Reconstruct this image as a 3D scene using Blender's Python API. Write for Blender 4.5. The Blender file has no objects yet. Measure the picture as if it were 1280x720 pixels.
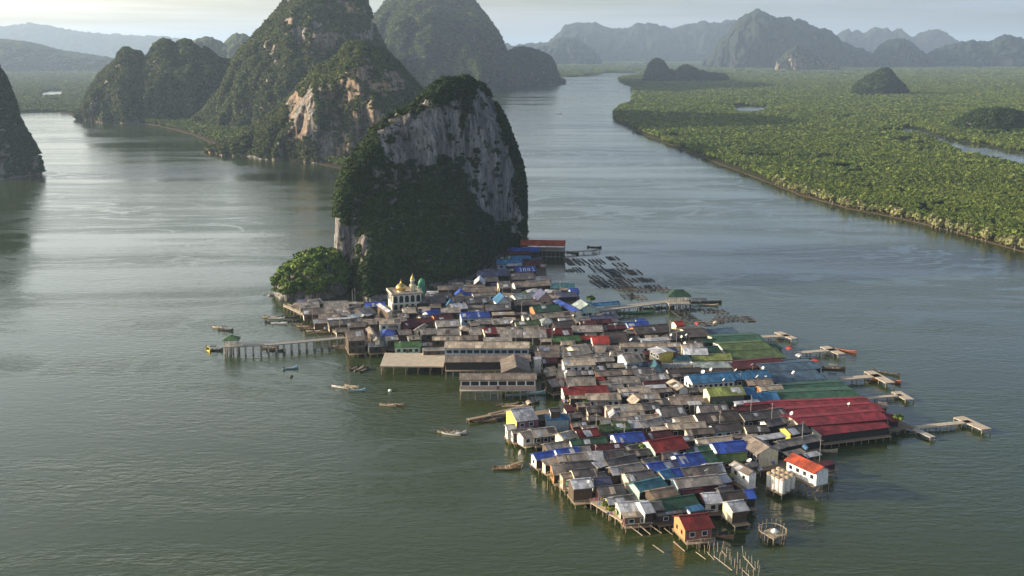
import bpy, bmesh, math, random
import numpy as np
from mathutils import Vector, Matrix
from math import radians as R, pi, sin, cos, tan, atan

random.seed(11); rng = np.random.default_rng(11)
scene = bpy.context.scene
COL = scene.collection

# ---------------------------------------------------------------- camera
F, HOR, CAMZ = 1372.0, 300.0, 120.0          # focal length and horizon offset in 1280-px units, camera height
PITCH = atan(HOR / F)
cd = bpy.data.cameras.new('camera'); cam = bpy.data.objects.new('camera', cd); COL.objects.link(cam)
cam.location = (0, 0, CAMZ); cam.rotation_euler = (pi / 2 - PITCH, 0, 0)
cd.sensor_width = 36; cd.lens = 36 * F / 1280; cd.clip_start = 1; cd.clip_end = 90000
scene.camera = cam
# ---------------------------------------------------------------- light
SUN_EL, SUN_AZ = R(16.5), R(4)                # from the left, a touch beyond
sv = Vector((-cos(SUN_EL) * cos(SUN_AZ), cos(SUN_EL) * sin(SUN_AZ), sin(SUN_EL)))
sl = bpy.data.lights.new('sun', 'SUN'); sun = bpy.data.objects.new('sun', sl); COL.objects.link(sun)
sl.energy = 5.0; sl.angle = R(0.6); sl.color = (1.0, 0.86, 0.66)
sun.rotation_euler = (-sv).to_track_quat('-Z', 'Y').to_euler()
world = bpy.data.worlds.new('World'); scene.world = world; world.use_nodes = True
wn = world.node_tree.nodes; wl = world.node_tree.links
sky = wn.new('ShaderNodeTexSky'); sky.sky_type = 'NISHITA'; sky.sun_disc = False
sky.sun_elevation = SUN_EL; sky.sun_rotation = R(-86); sky.altitude = 100
sky.air_density = 1.0; sky.dust_density = 1.2; sky.ozone_density = 1.2
bg = wn['Background']; bg.inputs['Strength'].default_value = 0.070
# broken thin cloud over the blue
tcw = wn.new('ShaderNodeTexCoord'); mpw = wn.new('ShaderNodeMapping'); mpw.inputs['Scale'].default_value = (1.2, 1.2, 40.0)
nzw = wn.new('ShaderNodeTexNoise'); nzw.inputs['Scale'].default_value = 1.9; nzw.inputs['Detail'].default_value = 8; nzw.inputs['Roughness'].default_value = .62
rpw = wn.new('ShaderNodeValToRGB'); rpw.color_ramp.elements[0].position = .40; rpw.color_ramp.elements[0].color = (0, 0, 0, 1)
rpw.color_ramp.elements[1].position = .62; rpw.color_ramp.elements[1].color = (.92, .92, .92, 1)
hsw = wn.new('ShaderNodeHueSaturation'); hsw.inputs['Saturation'].default_value = .22; hsw.inputs['Value'].default_value = 1.55
mxw = wn.new('ShaderNodeMix'); mxw.data_type = 'RGBA'
wl.new(tcw.outputs['Generated'], mpw.inputs[0]); wl.new(mpw.outputs[0], nzw.inputs['Vector']); wl.new(nzw.outputs['Fac'], rpw.inputs[0])
wl.new(sky.outputs[0], hsw.inputs['Color']); wl.new(rpw.outputs[0], mxw.inputs[0]); wl.new(sky.outputs[0], mxw.inputs[6]); wl.new(hsw.outputs[0], mxw.inputs[7])
# the cloud bank towards the sun is brighter, the sky away from it bluer
sxw = wn.new('ShaderNodeSeparateXYZ'); wl.new(tcw.outputs['Generated'], sxw.inputs[0])
def rampw(src, pts):
    r_ = wn.new('ShaderNodeValToRGB'); e_ = r_.color_ramp.elements
    while len(e_) < len(pts): e_.new(.5)
    for q_, (p_, c_) in zip(e_, pts): q_.position = p_; q_.color = (*c_, 1)
    wl.new(src, r_.inputs[0]); return r_.outputs[0]
mrw = wn.new('ShaderNodeMapRange'); wl.new(sxw.outputs[0], mrw.inputs[0]); mrw.inputs[1].default_value = -1; mrw.inputs[2].default_value = 1
gx = rampw(mrw.outputs[0], [(.0, (2.0, 1.85, 1.66)), (.33, (1.56, 1.47, 1.34)), (.48, (1.02, 1.02, 1.05)), (.60, (.70, .78, .93)), (.75, (.56, .67, .89))])
gz = rampw(sxw.outputs[2], [(0, (1, 1, 1)), (.045, (1.06, 1.05, 1.04)), (.16, (1.75, 1.70, 1.66)), (.45, (1.3, 1.3, 1.3)), (.8, (1, 1, 1))])
for g_, src in ((gx, 'a'), (gz, 'b')):
    m_ = wn.new('ShaderNodeMix'); m_.data_type = 'RGBA'; m_.blend_type = 'MULTIPLY'; m_.inputs[0].default_value = 1
    wl.new(mxw.outputs[2], m_.inputs[6]); wl.new(g_, m_.inputs[7]); mxw = m_
wl.new(mxw.outputs[2], bg.inputs['Color'])
# ---------------------------------------------------------------- exposure
vs = scene.view_settings; vs.view_transform = 'Standard'; vs.look = 'None'; vs.exposure = 0.84; vs.gamma = 1; vs.use_curve_mapping = False
scene.cycles.use_denoising = True; scene.cycles.max_bounces = 6; scene.cycles.diffuse_bounces = 2; scene.cycles.glossy_bounces = 3
scene.cycles.volume_bounces = 0; scene.cycles.sample_clamp_indirect = 4

# ---------------------------------------------------------------- helpers
_f = Vector((0, cos(PITCH), -sin(PITCH))); _u = Vector((0, sin(PITCH), cos(PITCH)))
def ray(px, py):
    return Vector(((px - 640) / F, 0, 0)) + _u * ((360 - py) / F) + _f
def P(px, py, z=0.0):                         # the point of the level z that the photograph shows at px, py
    d = ray(px, py); t = (z - CAMZ) / d.z
    return Vector((d.x * t, d.y * t, z))
def PD(px, py, D):                            # the same for a known distance
    d = ray(px, py); t = D / d.y
    return Vector((d.x * t, D, CAMZ + d.z * t))
def proj(p):                                  # numpy (n,3) -> px, py
    q = p - np.array([0, 0, CAMZ]); zf = q @ np.array(_f); 
    return 640 + F * q[:, 0] / zf, 360 - F * (q @ np.array(_u)) / zf
def hsh(i, j, k, s):
    h = (i * 374761393 + j * 668265263 + k * 2147483647 + s * 974711) & 0xffffffff
    h = ((h ^ (h >> 13)) * 1274126177) & 0xffffffff
    h = ((h ^ (h >> 16)) * 2246822519) & 0xffffffff
    return ((h ^ (h >> 15)) & 0xffffff) / float(0xffffff)
def vn(p, s=0):                               # value noise, p (n,3) -> 0..1
    p = np.asarray(p, float); i = np.floor(p).astype(np.int64); f = p - i; f = f * f * (3 - 2 * f); out = 0
    for a in (0, 1):
        for b in (0, 1):
            for c in (0, 1):
                w = (f[:, 0] if a else 1 - f[:, 0]) * (f[:, 1] if b else 1 - f[:, 1]) * (f[:, 2] if c else 1 - f[:, 2])
                out = out + w * hsh(i[:, 0] + a, i[:, 1] + b, i[:, 2] + c, s)
    return out
def fbm(p, oct=4, s=0, g=.5):
    p = np.asarray(p, float); o = 0; a = 1; t = 0
    for k in range(oct):
        o = o + a * vn(p * 2 ** k + 17.3 * k, s + k); t += a; a *= g
    return o / t
def inpoly(x, y, poly):
    x = np.asarray(x); y = np.asarray(y); r = np.zeros(x.shape, bool); n = len(poly)
    for i in range(n):
        x1, y1 = poly[i]; x2, y2 = poly[(i + 1) % n]
        c = ((y1 > y) != (y2 > y)) & (x < (x2 - x1) * (y - y1) / ((y2 - y1) or 1e-9) + x1); r ^= c
    return r
def setp(o, label=None, cat=None, group=None, kind=None):
    if label: o['label'] = label
    if cat: o['category'] = cat
    if group: o['group'] = group
    if kind: o['kind'] = kind
    return o
def link(name, me, mats=None, parent=None):
    o = bpy.data.objects.new(name, me); COL.objects.link(o)
    for m in (mats or []): me.materials.append(m)
    if parent: o.parent = parent
    return o
def empty(name, loc, rz=0.0, label=None, cat=None, group=None):
    o = bpy.data.objects.new(name, None); COL.objects.link(o); o.location = loc; o.rotation_euler = (0, 0, rz)
    o.empty_display_size = .5
    return setp(o, label, cat, group)
class MB:                                     # collects verts and faces of ONE mesh
    def __init__(s): s.v = []; s.f = []; s.uv = []
    def face(s, pts, uv=None):
        n = len(s.v); s.v += [tuple(p) for p in pts]; s.f.append(tuple(range(n, n + len(pts))))
        s.uv += uv if uv else [(p[0], p[1] + p[2]) for p in pts]; return s
    def box(s, x0, x1, y0, y1, z0, z1):
        c = [(x, y, z) for z in (z0, z1) for y in (y0, y1) for x in (x0, x1)]
        for q in ((0, 2, 3, 1), (4, 5, 7, 6), (0, 1, 5, 4), (2, 6, 7, 3), (0, 4, 6, 2), (1, 3, 7, 5)): s.face([c[i] for i in q])
        return s
    def bar(s, a, b, w, h=None, n=4):         # prism from a to b
        a, b = Vector(a), Vector(b); d = (b - a).normalized(); h = h or w
        r = d.cross(Vector((0, 0, 1))); r = r.normalized() if r.length > 1e-3 else Vector((1, 0, 0)); u = r.cross(d)
        ring = [(cos(2 * pi * (k + .5) / n), sin(2 * pi * (k + .5) / n)) for k in range(n)]; q = 1.414 if n == 4 else 1
        A = [a + r * (c * w / 2 * q) + u * (e * h / 2 * q) for c, e in ring]; B = [b + r * (c * w / 2 * q) + u * (e * h / 2 * q) for c, e in ring]
        for k in range(n): s.face([A[k], B[k], B[(k + 1) % n], A[(k + 1) % n]])
        s.face(A); s.face(B[::-1]); return s
    def lathe(s, prof, n=16, c=(0, 0, 0)):
        rows = [[(c[0] + r * cos(2 * pi * k / n), c[1] + r * sin(2 * pi * k / n), c[2] + z) for k in range(n)] for r, z in prof]
        for a, b in zip(rows, rows[1:]):
            for k in range(n): s.face([a[k], a[(k + 1) % n], b[(k + 1) % n], b[k]])
        s.face(rows[0][::-1]); s.face(rows[-1]); return s
    def mesh(s, name, weld=True, smooth=False):
        me = bpy.data.meshes.new(name); me.from_pydata(s.v, [], s.f)
        u = me.uv_layers.new(name='UVMap'); flat = [c for q in s.uv for c in q]; u.data.foreach_set('uv', flat)
        bm = bmesh.new(); bm.from_mesh(me)
        if weld: bmesh.ops.remove_doubles(bm, verts=bm.verts, dist=1e-4)
        bmesh.ops.recalc_face_normals(bm, faces=bm.faces); bm.to_mesh(me); bm.free()
        if smooth: me.polygons.foreach_set('use_smooth', [True] * len(me.polygons))
        return me
    def build(s, name, mat, parent=None, **k):
        return link(name, s.mesh(name, **k), [mat], parent)

# ---------------------------------------------------------------- materials
def newmat(name):
    m = bpy.data.materials.new(name); m.use_nodes = True; n = m.node_tree.nodes; b = n['Principled BSDF']; return m, n, m.node_tree.links, b
def noise(n, l, vec, sc, det=4, ro=.55, dist=0):
    t = n.new('ShaderNodeTexNoise'); t.inputs['Scale'].default_value = sc; t.inputs['Detail'].default_value = det; t.inputs['Roughness'].default_value = ro
    t.inputs['Distortion'].default_value = dist
    if vec is not None: l.new(vec, t.inputs['Vector'])
    return t.outputs['Fac']
def mapping(n, l, vec, scale=(1, 1, 1), rot=(0, 0, 0)):
    m = n.new('ShaderNodeMapping'); m.inputs['Scale'].default_value = scale; m.inputs['Rotation'].default_value = rot; l.new(vec, m.inputs[0]); return m.outputs[0]
def ramp(n, l, fac, pts):
    r = n.new('ShaderNodeValToRGB'); e = r.color_ramp.elements
    while len(e) < len(pts): e.new(.5)
    for q, (p, c) in zip(e, pts): q.position = p; q.color = (*c, 1) if len(c) == 3 else c
    l.new(fac, r.inputs[0]); return r.outputs[0]
def mix(n, l, fac, a, b, mode='MIX'):
    m = n.new('ShaderNodeMix'); m.data_type = 'RGBA'; m.blend_type = mode
    for s, v in ((0, fac), (6, a), (7, b)):
        if hasattr(v, 'is_output') or hasattr(v, 'links'): l.new(v, m.inputs[s])
        else: m.inputs[s].default_value = v if s == 0 else ((*v, 1) if len(v) == 3 else v)
    return m.outputs[2]
def mrange(n, l, v, a, b, c, d):
    m = n.new('ShaderNodeMapRange'); l.new(v, m.inputs[0])
    for i, q in enumerate((a, b, c, d)): m.inputs[i + 1].default_value = q
    return m.outputs[0]
def vmath(n, l, a, b, op='MULTIPLY'):
    m = n.new('ShaderNodeMath'); m.operation = op
    for i, v in enumerate((a, b)):
        if isinstance(v, (int, float)): m.inputs[i].default_value = v
        else: l.new(v, m.inputs[i])
    return m.outputs[0]
def bump(n, l, b, h, dist, st=1.0):
    q = n.new('ShaderNodeBump'); q.inputs['Distance'].default_value = dist
    if isinstance(st, (int, float)): q.inputs['Strength'].default_value = st
    else: l.new(st, q.inputs['Strength'])
    l.new(h, q.inputs['Height']); l.new(q.outputs[0], b.inputs['Normal'])
def g3(v): return (v, v, v)

def simple(name, col, rough=.75, nsc=1.2, amt=.35, rnd=.25, metal=0, spec=.3, dirt=None):
    m, n, l, b = newmat(name); tc = n.new('ShaderNodeTexCoord').outputs['Object']
    f = noise(n, l, tc, nsc, 5)
    c = mix(n, l, 1.0, col, ramp(n, l, f, [(.25, g3(1 - amt)), (.75, g3(1 + amt * .6))]), 'MULTIPLY')
    oi = n.new('ShaderNodeObjectInfo').outputs['Random']
    c = mix(n, l, 1.0, c, ramp(n, l, oi, [(0, g3(1 - rnd)), (1, g3(1 + rnd))]), 'MULTIPLY')
    if dirt:
        f2 = noise(n, l, mapping(n, l, tc, (2.2, 2.2, .35)), 1.1, 4)
        c = mix(n, l, ramp(n, l, f2, [(.5, g3(0)), (.75, g3(.6))]), c, dirt)
    l.new(c, b.inputs['Base Color']); b.inputs['Roughness'].default_value = rough; b.inputs['Metallic'].default_value = metal
    b.inputs['Specular IOR Level'].default_value = spec
    return m
def roofmat(name, col, stain=(.16, .09, .05), st=.35, rough=.6, rnd=.2, spec=.35):
    m, n, l, b = newmat(name); uv = n.new('ShaderNodeTexCoord').outputs['UV']
    ob = n.new('ShaderNodeTexCoord').outputs['Object']
    oi = n.new('ShaderNodeObjectInfo').outputs['Random']
    br = n.new('ShaderNodeTexBrick'); l.new(uv, br.inputs['Vector']); br.offset = 0.0
    br.inputs['Color1'].default_value = (.66, .66, .67, 1); br.inputs['Color2'].default_value = (1.32, 1.30, 1.27, 1); br.inputs['Mortar'].default_value = (.5, .5, .5, 1)
    br.inputs['Scale'].default_value = 1; br.inputs['Mortar Size'].default_value = .03; br.inputs['Brick Width'].default_value = 1.15; br.inputs['Row Height'].default_value = 2.3
    c = mix(n, l, 1.0, col, br.outputs['Color'], 'MULTIPLY')
    v4 = n.new('ShaderNodeVectorMath'); v4.operation = 'ADD'; l.new(ob, v4.inputs[0])
    cx = n.new('ShaderNodeCombineXYZ'); l.new(vmath(n, l, oi, 60.0), cx.inputs[0]); l.new(vmath(n, l, oi, 37.0), cx.inputs[2]); l.new(cx.outputs[0], v4.inputs[1])
    f = noise(n, l, v4.outputs[0], .45, 5, .62)
    c = mix(n, l, 1.0, c, ramp(n, l, f, [(.3, g3(.52)), (.7, g3(1.42))]), 'MULTIPLY')
    f2 = noise(n, l, mapping(n, l, uv, (1.6, .25, 1)), 1.0, 5, .65)
    c = mix(n, l, vmath(n, l, mrange(n, l, f2, .46, .68, 0, 1), st), c, stain)
    c = mix(n, l, 1.0, c, ramp(n, l, oi, [(0, g3(1 - rnd)), (1, g3(1 + rnd))]), 'MULTIPLY')
    l.new(c, b.inputs['Base Color']); b.inputs['Roughness'].default_value = rough; b.inputs['Specular IOR Level'].default_value = spec
    w = n.new('ShaderNodeTexWave'); l.new(uv, w.inputs['Vector']); w.inputs['Scale'].default_value = 1.1; w.wave_profile = 'SIN'
    bump(n, l, b, w.outputs['Fac'], .05, .6)
    return m
# ================================================================ SETTING
def grid_plane(name, x0, x1, y0, y1, z, mat):
    mb = MB(); mb.face([(x0, y0, z), (x1, y0, z), (x1, y1, z), (x0, y1, z)]); o = mb.build(name, mat); o['kind'] = 'structure'; return o

def water_mat(name, body, rough=.09, wave=.46):
    m, n, l, b = newmat(name); ob = n.new('ShaderNodeTexCoord').outputs['Object']
    w1 = noise(n, l, mapping(n, l, ob, (.22, .50, 1), (0, 0, R(8))), 1.0, 3, .5, .4)
    w2 = noise(n, l, mapping(n, l, ob, (.55, 1.1, 1), (0, 0, R(-14))), 1.0, 3, .55, .3)
    w3 = noise(n, l, mapping(n, l, ob, (.035, .085, 1), (0, 0, R(4))), 1.0, 2, .5, .5)
    h = vmath(n, l, vmath(n, l, w1, vmath(n, l, w2, .34), 'ADD'), vmath(n, l, w3, .9), 'ADD')
    # wind lanes and slicks: calm water beside ruffled water
    lane = noise(n, l, mapping(n, l, ob, (.0016, .009, 1), (0, 0, R(6))), 1.0, 5, .6, 1.6)
    sw = noise(n, l, mapping(n, l, ob, (.006, .011, 1), (0, 0, R(-24))), 1.0, 4, .5, 2.6)
    calm = ramp(n, l, lane, [(.42, g3(0)), (.60, g3(1))]); vein = ramp(n, l, sw, [(.455, g3(0)), (.5, g3(1)), (.53, g3(0))])
    k = mix(n, l, 1.0, calm, vein, 'LIGHTEN')
    st = mrange(n, l, k, 0, 1, 1.0 * wave, .25 * wave); ro = mrange(n, l, k, 0, 1, rough + .10, rough - .05)
    silt = noise(n, l, mapping(n, l, ob, (.004, .006, 1)), 1.0, 4, .5, .8)
    c = mix(n, l, ramp(n, l, silt, [(.35, g3(0)), (.7, g3(1))]), body, (body[0] * 1.35, body[1] * 1.12, body[2] * .95))
    l.new(c, b.inputs['Base Color']); l.new(ro, b.inputs['Roughness']); b.inputs['IOR'].default_value = 1.33; b.inputs['Specular IOR Level'].default_value = .5
    bump(n, l, b, h, .62, st)
    return m
WATER = water_mat('sea_water', (.027, .042, .013))
CREEK = water_mat('creek_water', (.05, .06, .05), .1, .35)
grid_plane('water', -42000, 42000, -1500, 70000, 0, WATER)

def landmat(name, c1, c2, sc):
    m, n, l, b = newmat(name); ob = n.new('ShaderNodeTexCoord').outputs['Object']
    f = noise(n, l, ob, sc, 6, .65); c = mix(n, l, ramp(n, l, f, [(.35, g3(0)), (.65, g3(1))]), c1, c2)
    f2 = noise(n, l, ob, sc * .08, 4, .6); c = mix(n, l, 1.0, c, ramp(n, l, f2, [(.3, g3(.75)), (.7, g3(1.2))]), 'MULTIPLY')
    l.new(c, b.inputs['Base Color']); b.inputs['Roughness'].default_value = .95; b.inputs['Specular IOR Level'].default_value = .1
    return m
MUD = landmat('mud_ground', (.036, .028, .018), (.070, .052, .032), .12)
FLOOR = landmat('swamp_floor', (.030, .042, .014), (.060, .075, .022), .04)
FAR = landmat('far_plain', (.070, .090, .026), (.115, .13, .042), .006)
def slab(name, poly, mat, z0=-2, z1=.55):
    bm = bmesh.new(); vs_ = [bm.verts.new((x, y, z1)) for x, y in poly]; f = bm.faces.new(vs_)
    if f.normal.z < 0: f.normal_flip()
    bm.normal_update()
    if f.normal.z < 0: f.normal_flip()
    e = bmesh.ops.extrude_face_region(bm, geom=[f]); 
    for v in e['geom']:
        if isinstance(v, bmesh.types.BMVert): v.co.z = z1
    for v in vs_: v.co.z = z0
    bmesh.ops.recalc_face_normals(bm, faces=bm.faces); bmesh.ops.triangulate(bm, faces=bm.faces)
    me = bpy.data.meshes.new(name); bm.to_mesh(me); bm.free(); o = link(name, me, [mat]); o['kind'] = 'structure'; return o
def rough_line(pts, step=14, amp=5, seed=3):
    out = []
    for (a, b) in zip(pts, pts[1:]):
        a, b = Vector(a), Vector(b); n = max(1, int((b - a).length / step)); d = (b - a); nn = Vector((-d.y, d.x)).normalized()
        for k in range(n):
            p = a + d * (k / n); q = fbm(np.array([[p.x / 40, p.y / 40, seed]]), 3, seed)[0] - .5
            out.append(tuple(p + nn * q * amp * 2))
    out.append(tuple(pts[-1])); return out
xy = lambda L, z=0: [P(x, y, z).xy for x, y in L]
shoreR = rough_line(xy([(1700, 470), (1500, 392), (1400, 352), (1280, 316), (1240, 304), (1200, 293), (1150, 280), (1100, 268), (1060, 261), (1000, 243), (950, 225), (900, 205), (850, 186), (800, 166), (775, 154), (768, 149), (768, 142)]))
shoreR2 = [tuple(v) for v in xy([(770, 137), (789, 129), (792, 118), (789, 108), (773, 101), (778, 96.5), (794, 94.6)])]
polyR = shoreR + shoreR2 + [tuple(P(1700, 94.6).xy)]
slab('mud_bank', polyR, MUD)
polyL = [tuple(v) for v in rough_line(xy([(-420, 150), (0, 141.5), (25, 141), (60, 140), (108, 143), (150, 149)]), 25, 8, 9)] + [tuple(P(330, 120).xy), tuple(P(330, 94.8).xy), tuple(P(-420, 94.8).xy)]
slab('mud_bank', polyL, MUD)
FARX = 13000
polyF = [tuple(v) for v in xy([(-420, 94), (330, 94), (460, 97), (600, 100), (694, 98), (712, 95.8), (750, 93), (752, 90.8), (798, 90.8), (800, 93.9), (1700, 93.9)])] + [(FARX, 9000), (FARX, 22000), (-FARX, 22000), (-FARX, 9000)]
slab('plain', polyF, FAR)
# under the trees: the dark swamp floor, drawn back from the mud edge
def inset(poly, d):
    c = []; n = len(poly)
    area = sum(poly[i][0] * poly[(i + 1) % n][1] - poly[(i + 1) % n][0] * poly[i][1] for i in range(n)); s = 1 if area > 0 else -1
    for i in range(n):
        a, b, e = Vector(poly[i - 1]), Vector(poly[i]), Vector(poly[(i + 1) % n])
        d1, d2 = (b - a).normalized(), (e - b).normalized(); nn = Vector((-(d1 + d2).y, (d1 + d2).x)) * s
        c.append(tuple(b + nn.normalized() * d if nn.length > 1e-6 else b))
    return c
# river bends inside the mangrove; the bank on the camera's side is hidden by its trees, so it is laid in from canopy height
creekA = [tuple(v) for v in xy([(1128, 158.5), (1150, 162), (1172, 169.5), (1190, 175), (1215, 179.5), (1250, 186.5), (1285, 193.5), (1420, 222)])] + \
         [tuple(v) for v in xy([(1420, 238), (1285, 204), (1250, 197), (1212, 189), (1190, 181), (1172, 173), (1150, 164.5), (1128, 160)], 7.5)]
creekB = [tuple(v) for v in xy([(918, 136), (925, 135), (938, 134.5), (946, 135.5), (960, 132)])] + [tuple(v) for v in xy([(962, 133.5), (944, 140), (930, 140), (918, 138.5)], 7)]
creekC = [tuple(v) for v in xy([(50, 116), (64, 113.5), (79, 113.5)])] + [tuple(v) for v in xy([(79, 117.5), (66, 119), (50, 119)], 6)]
creekD = [tuple(v) for v in xy([(112, 105.5), (119, 105.5)])] + [tuple(v) for v in xy([(119, 108.5), (112, 109)], 6)]
CREEKS = [creekA, creekB, creekC, creekD]
def sheet(name, poly, z, mat):
    bm = bmesh.new(); f = bm.faces.new([bm.verts.new((x, y, z)) for x, y in poly]); bm.normal_update()
    if f.normal.z < 0: f.normal_flip()
    bmesh.ops.triangulate(bm, faces=bm.faces); me = bpy.data.meshes.new(name); bm.to_mesh(me); bm.free()
    o = link(name, me, [mat]); o['kind'] = 'structure'; return o
sheet('swamp_ground', inset(polyR, 3), .60, FLOOR); sheet('swamp_ground', inset(polyL, 8), .60, FLOOR)
for c in CREEKS: sheet('creek_water', c, .66, CREEK)

# ---------------------------------------------------------------- foliage
def leafmat(name, c1, c2, var=.35):
    m, n, l, b = newmat(name); at = n.new('ShaderNodeAttribute'); at.attribute_name = 'tone'
    oi = n.new('ShaderNodeObjectInfo').outputs['Random']
    c = mix(n, l, oi, c1, c2); c = mix(n, l, 1.0, c, ramp(n, l, at.outputs['Fac'], [(0, g3(1 - var)), (1, g3(1 + var))]), 'MULTIPLY')
    gm = n.new('ShaderNodeNewGeometry').outputs['Position']
    f = noise(n, l, gm, .012, 3); c = mix(n, l, 1.0, c, ramp(n, l, f, [(.3, (.8, .78, .8)), (.7, (1.22, 1.15, 1.0))]), 'MULTIPLY')
    l.new(c, b.inputs['Base Color']); b.inputs['Roughness'].default_value = .7; b.inputs['Specular IOR Level'].default_value = .12
    return m
def crown_mesh(name, seed, mat, lobes=9, leaves=15, flat=.8, core=True):
    r = np.random.default_rng(seed); V = []; Fc = []; T = []
    def quad(c, nrm, s, t):
        a = np.cross(nrm, r.normal(size=3)); a /= np.linalg.norm(a) + 1e-9; b_ = np.cross(nrm, a); k = len(V)
        for (i, j) in ((-1, -.6), (1, -.7), (.7, .7), (-.8, .6)): V.append(c + a * s * i + b_ * s * j)
        Fc.append((k, k + 1, k + 2, k + 3)); T.append(t)
    for q in range(lobes):
        a = r.uniform(0, 2 * pi); rad = .62 * math.sqrt(r.uniform(0, 1)); zc = .45 + .38 * (1 - rad / .62) * r.uniform(.5, 1) - .12 * rad
        c = np.array([rad * cos(a), rad * sin(a), zc * flat]); lr = r.uniform(.26, .42); t = r.uniform(0, 1)
        for k in range(leaves):
            d = r.normal(size=3); d[2] = d[2] * .8 + .25; d /= np.linalg.norm(d)
            nn = d + r.normal(size=3) * .38; nn /= np.linalg.norm(nn)
            quad(c + d * lr * np.array([1, 1, flat]) * r.uniform(.8, 1.08), nn, r.uniform(.10, .19), np.clip(t + r.normal() * .18, 0, 1))
    if core:
        bm = bmesh.new(); bmesh.ops.create_icosphere(bm, subdivisions=1, radius=.60); k = len(V); bm.verts.ensure_lookup_table()
        for v in bm.verts: V.append(np.array([v.co.x, v.co.y, v.co.z * .6 * flat + .36 * flat]))
        for f in bm.faces: Fc.append(tuple(k + v.index for v in f.verts)); T.append(.15)
        bm.free()
    me = bpy.data.meshes.new(name); me.from_pydata([tuple(v) for v in V], [], Fc); me.materials.append(mat)
    at = me.attributes.new('tone', 'FLOAT', 'FACE'); at.data.foreach_set('value', T); return me
LEAF_M = leafmat('mangrove_leaf', (.054, .090, .018), (.128, .165, .036))
LEAF_F = leafmat('jungle_leaf', (.024, .046, .011), (.090, .108, .028))
LEAF_D = leafmat('dark_jungle_leaf', (.020, .042, .013), (.044, .070, .021))
LEAF_B = leafmat('bright_leaf', (.062, .115, .020), (.125, .175, .034))
LEAF_P = leafmat('pale_leaf', (.13, .15, .058), (.20, .20, .095), .3)
def crown_set(tag, mat, n=6, **k):
    c = bpy.data.collections.new(tag)
    for i in range(n): c.objects.link(bpy.data.objects.new(f'{tag}_crown', crown_mesh(f'{tag}_crown', 100 + i + len(tag) * 7, mat, **k)))
    return c
CS_M = crown_set('mangrove', LEAF_M, lobes=8, leaves=13); CS_F = crown_set('jungle', LEAF_F); CS_D = crown_set('dark_jungle', LEAF_D)
def scatter(name, coll, pts, scl, label, cat='forest'):
    n = len(pts); me = bpy.data.meshes.new(name); me.vertices.add(n); me.vertices.foreach_set('co', np.asarray(pts, np.float32).ravel())
    a = me.attributes.new('scl', 'FLOAT_VECTOR', 'POINT'); a.data.foreach_set('vector', np.asarray(scl, np.float32).ravel())
    rot = np.zeros((n, 3), np.float32); rot[:, 2] = rng.uniform(0, 2 * pi, n); rot[:, :2] = rng.normal(0, .12, (n, 2))
    a = me.attributes.new('rot', 'FLOAT_VECTOR', 'POINT'); a.data.foreach_set('vector', rot.ravel())
    a = me.attributes.new('idx', 'INT', 'POINT'); a.data.foreach_set('value', rng.integers(0, len(coll.objects), n).astype(np.int32))
    o = link(name, me); setp(o, label, cat, None, 'stuff')
    ng = bpy.data.node_groups.new(name, 'GeometryNodeTree'); ng.interface.new_socket('Geometry', in_out='INPUT', socket_type='NodeSocketGeometry'); ng.interface.new_socket('Geometry', in_out='OUTPUT', socket_type='NodeSocketGeometry')
    N, L = ng.nodes, ng.links; gi = N.new('NodeGroupInput'); go = N.new('NodeGroupOutput'); ip = N.new('GeometryNodeInstanceOnPoints')
    ci = N.new('GeometryNodeCollectionInfo'); ci.inputs['Collection'].default_value = coll; ci.inputs['Separate Children'].default_value = True; ci.inputs['Reset Children'].default_value = True
    def attr(nm, ty): q = N.new('GeometryNodeInputNamedAttribute'); q.data_type = ty; q.inputs['Name'].default_value = nm; return q.outputs['Attribute']
    L.new(gi.outputs[0], ip.inputs['Points']); L.new(ci.outputs[0], ip.inputs['Instance']); ip.inputs['Pick Instance'].default_value = True
    L.new(attr('idx', 'INT'), ip.inputs['Instance Index']); L.new(attr('rot', 'FLOAT_VECTOR'), ip.inputs['Rotation']); L.new(attr('scl', 'FLOAT_VECTOR'), ip.inputs['Scale'])
    L.new(ip.outputs[0], go.inputs[0]); md = o.modifiers.new('scatter', 'NODES'); md.node_group = ng
    return o

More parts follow.
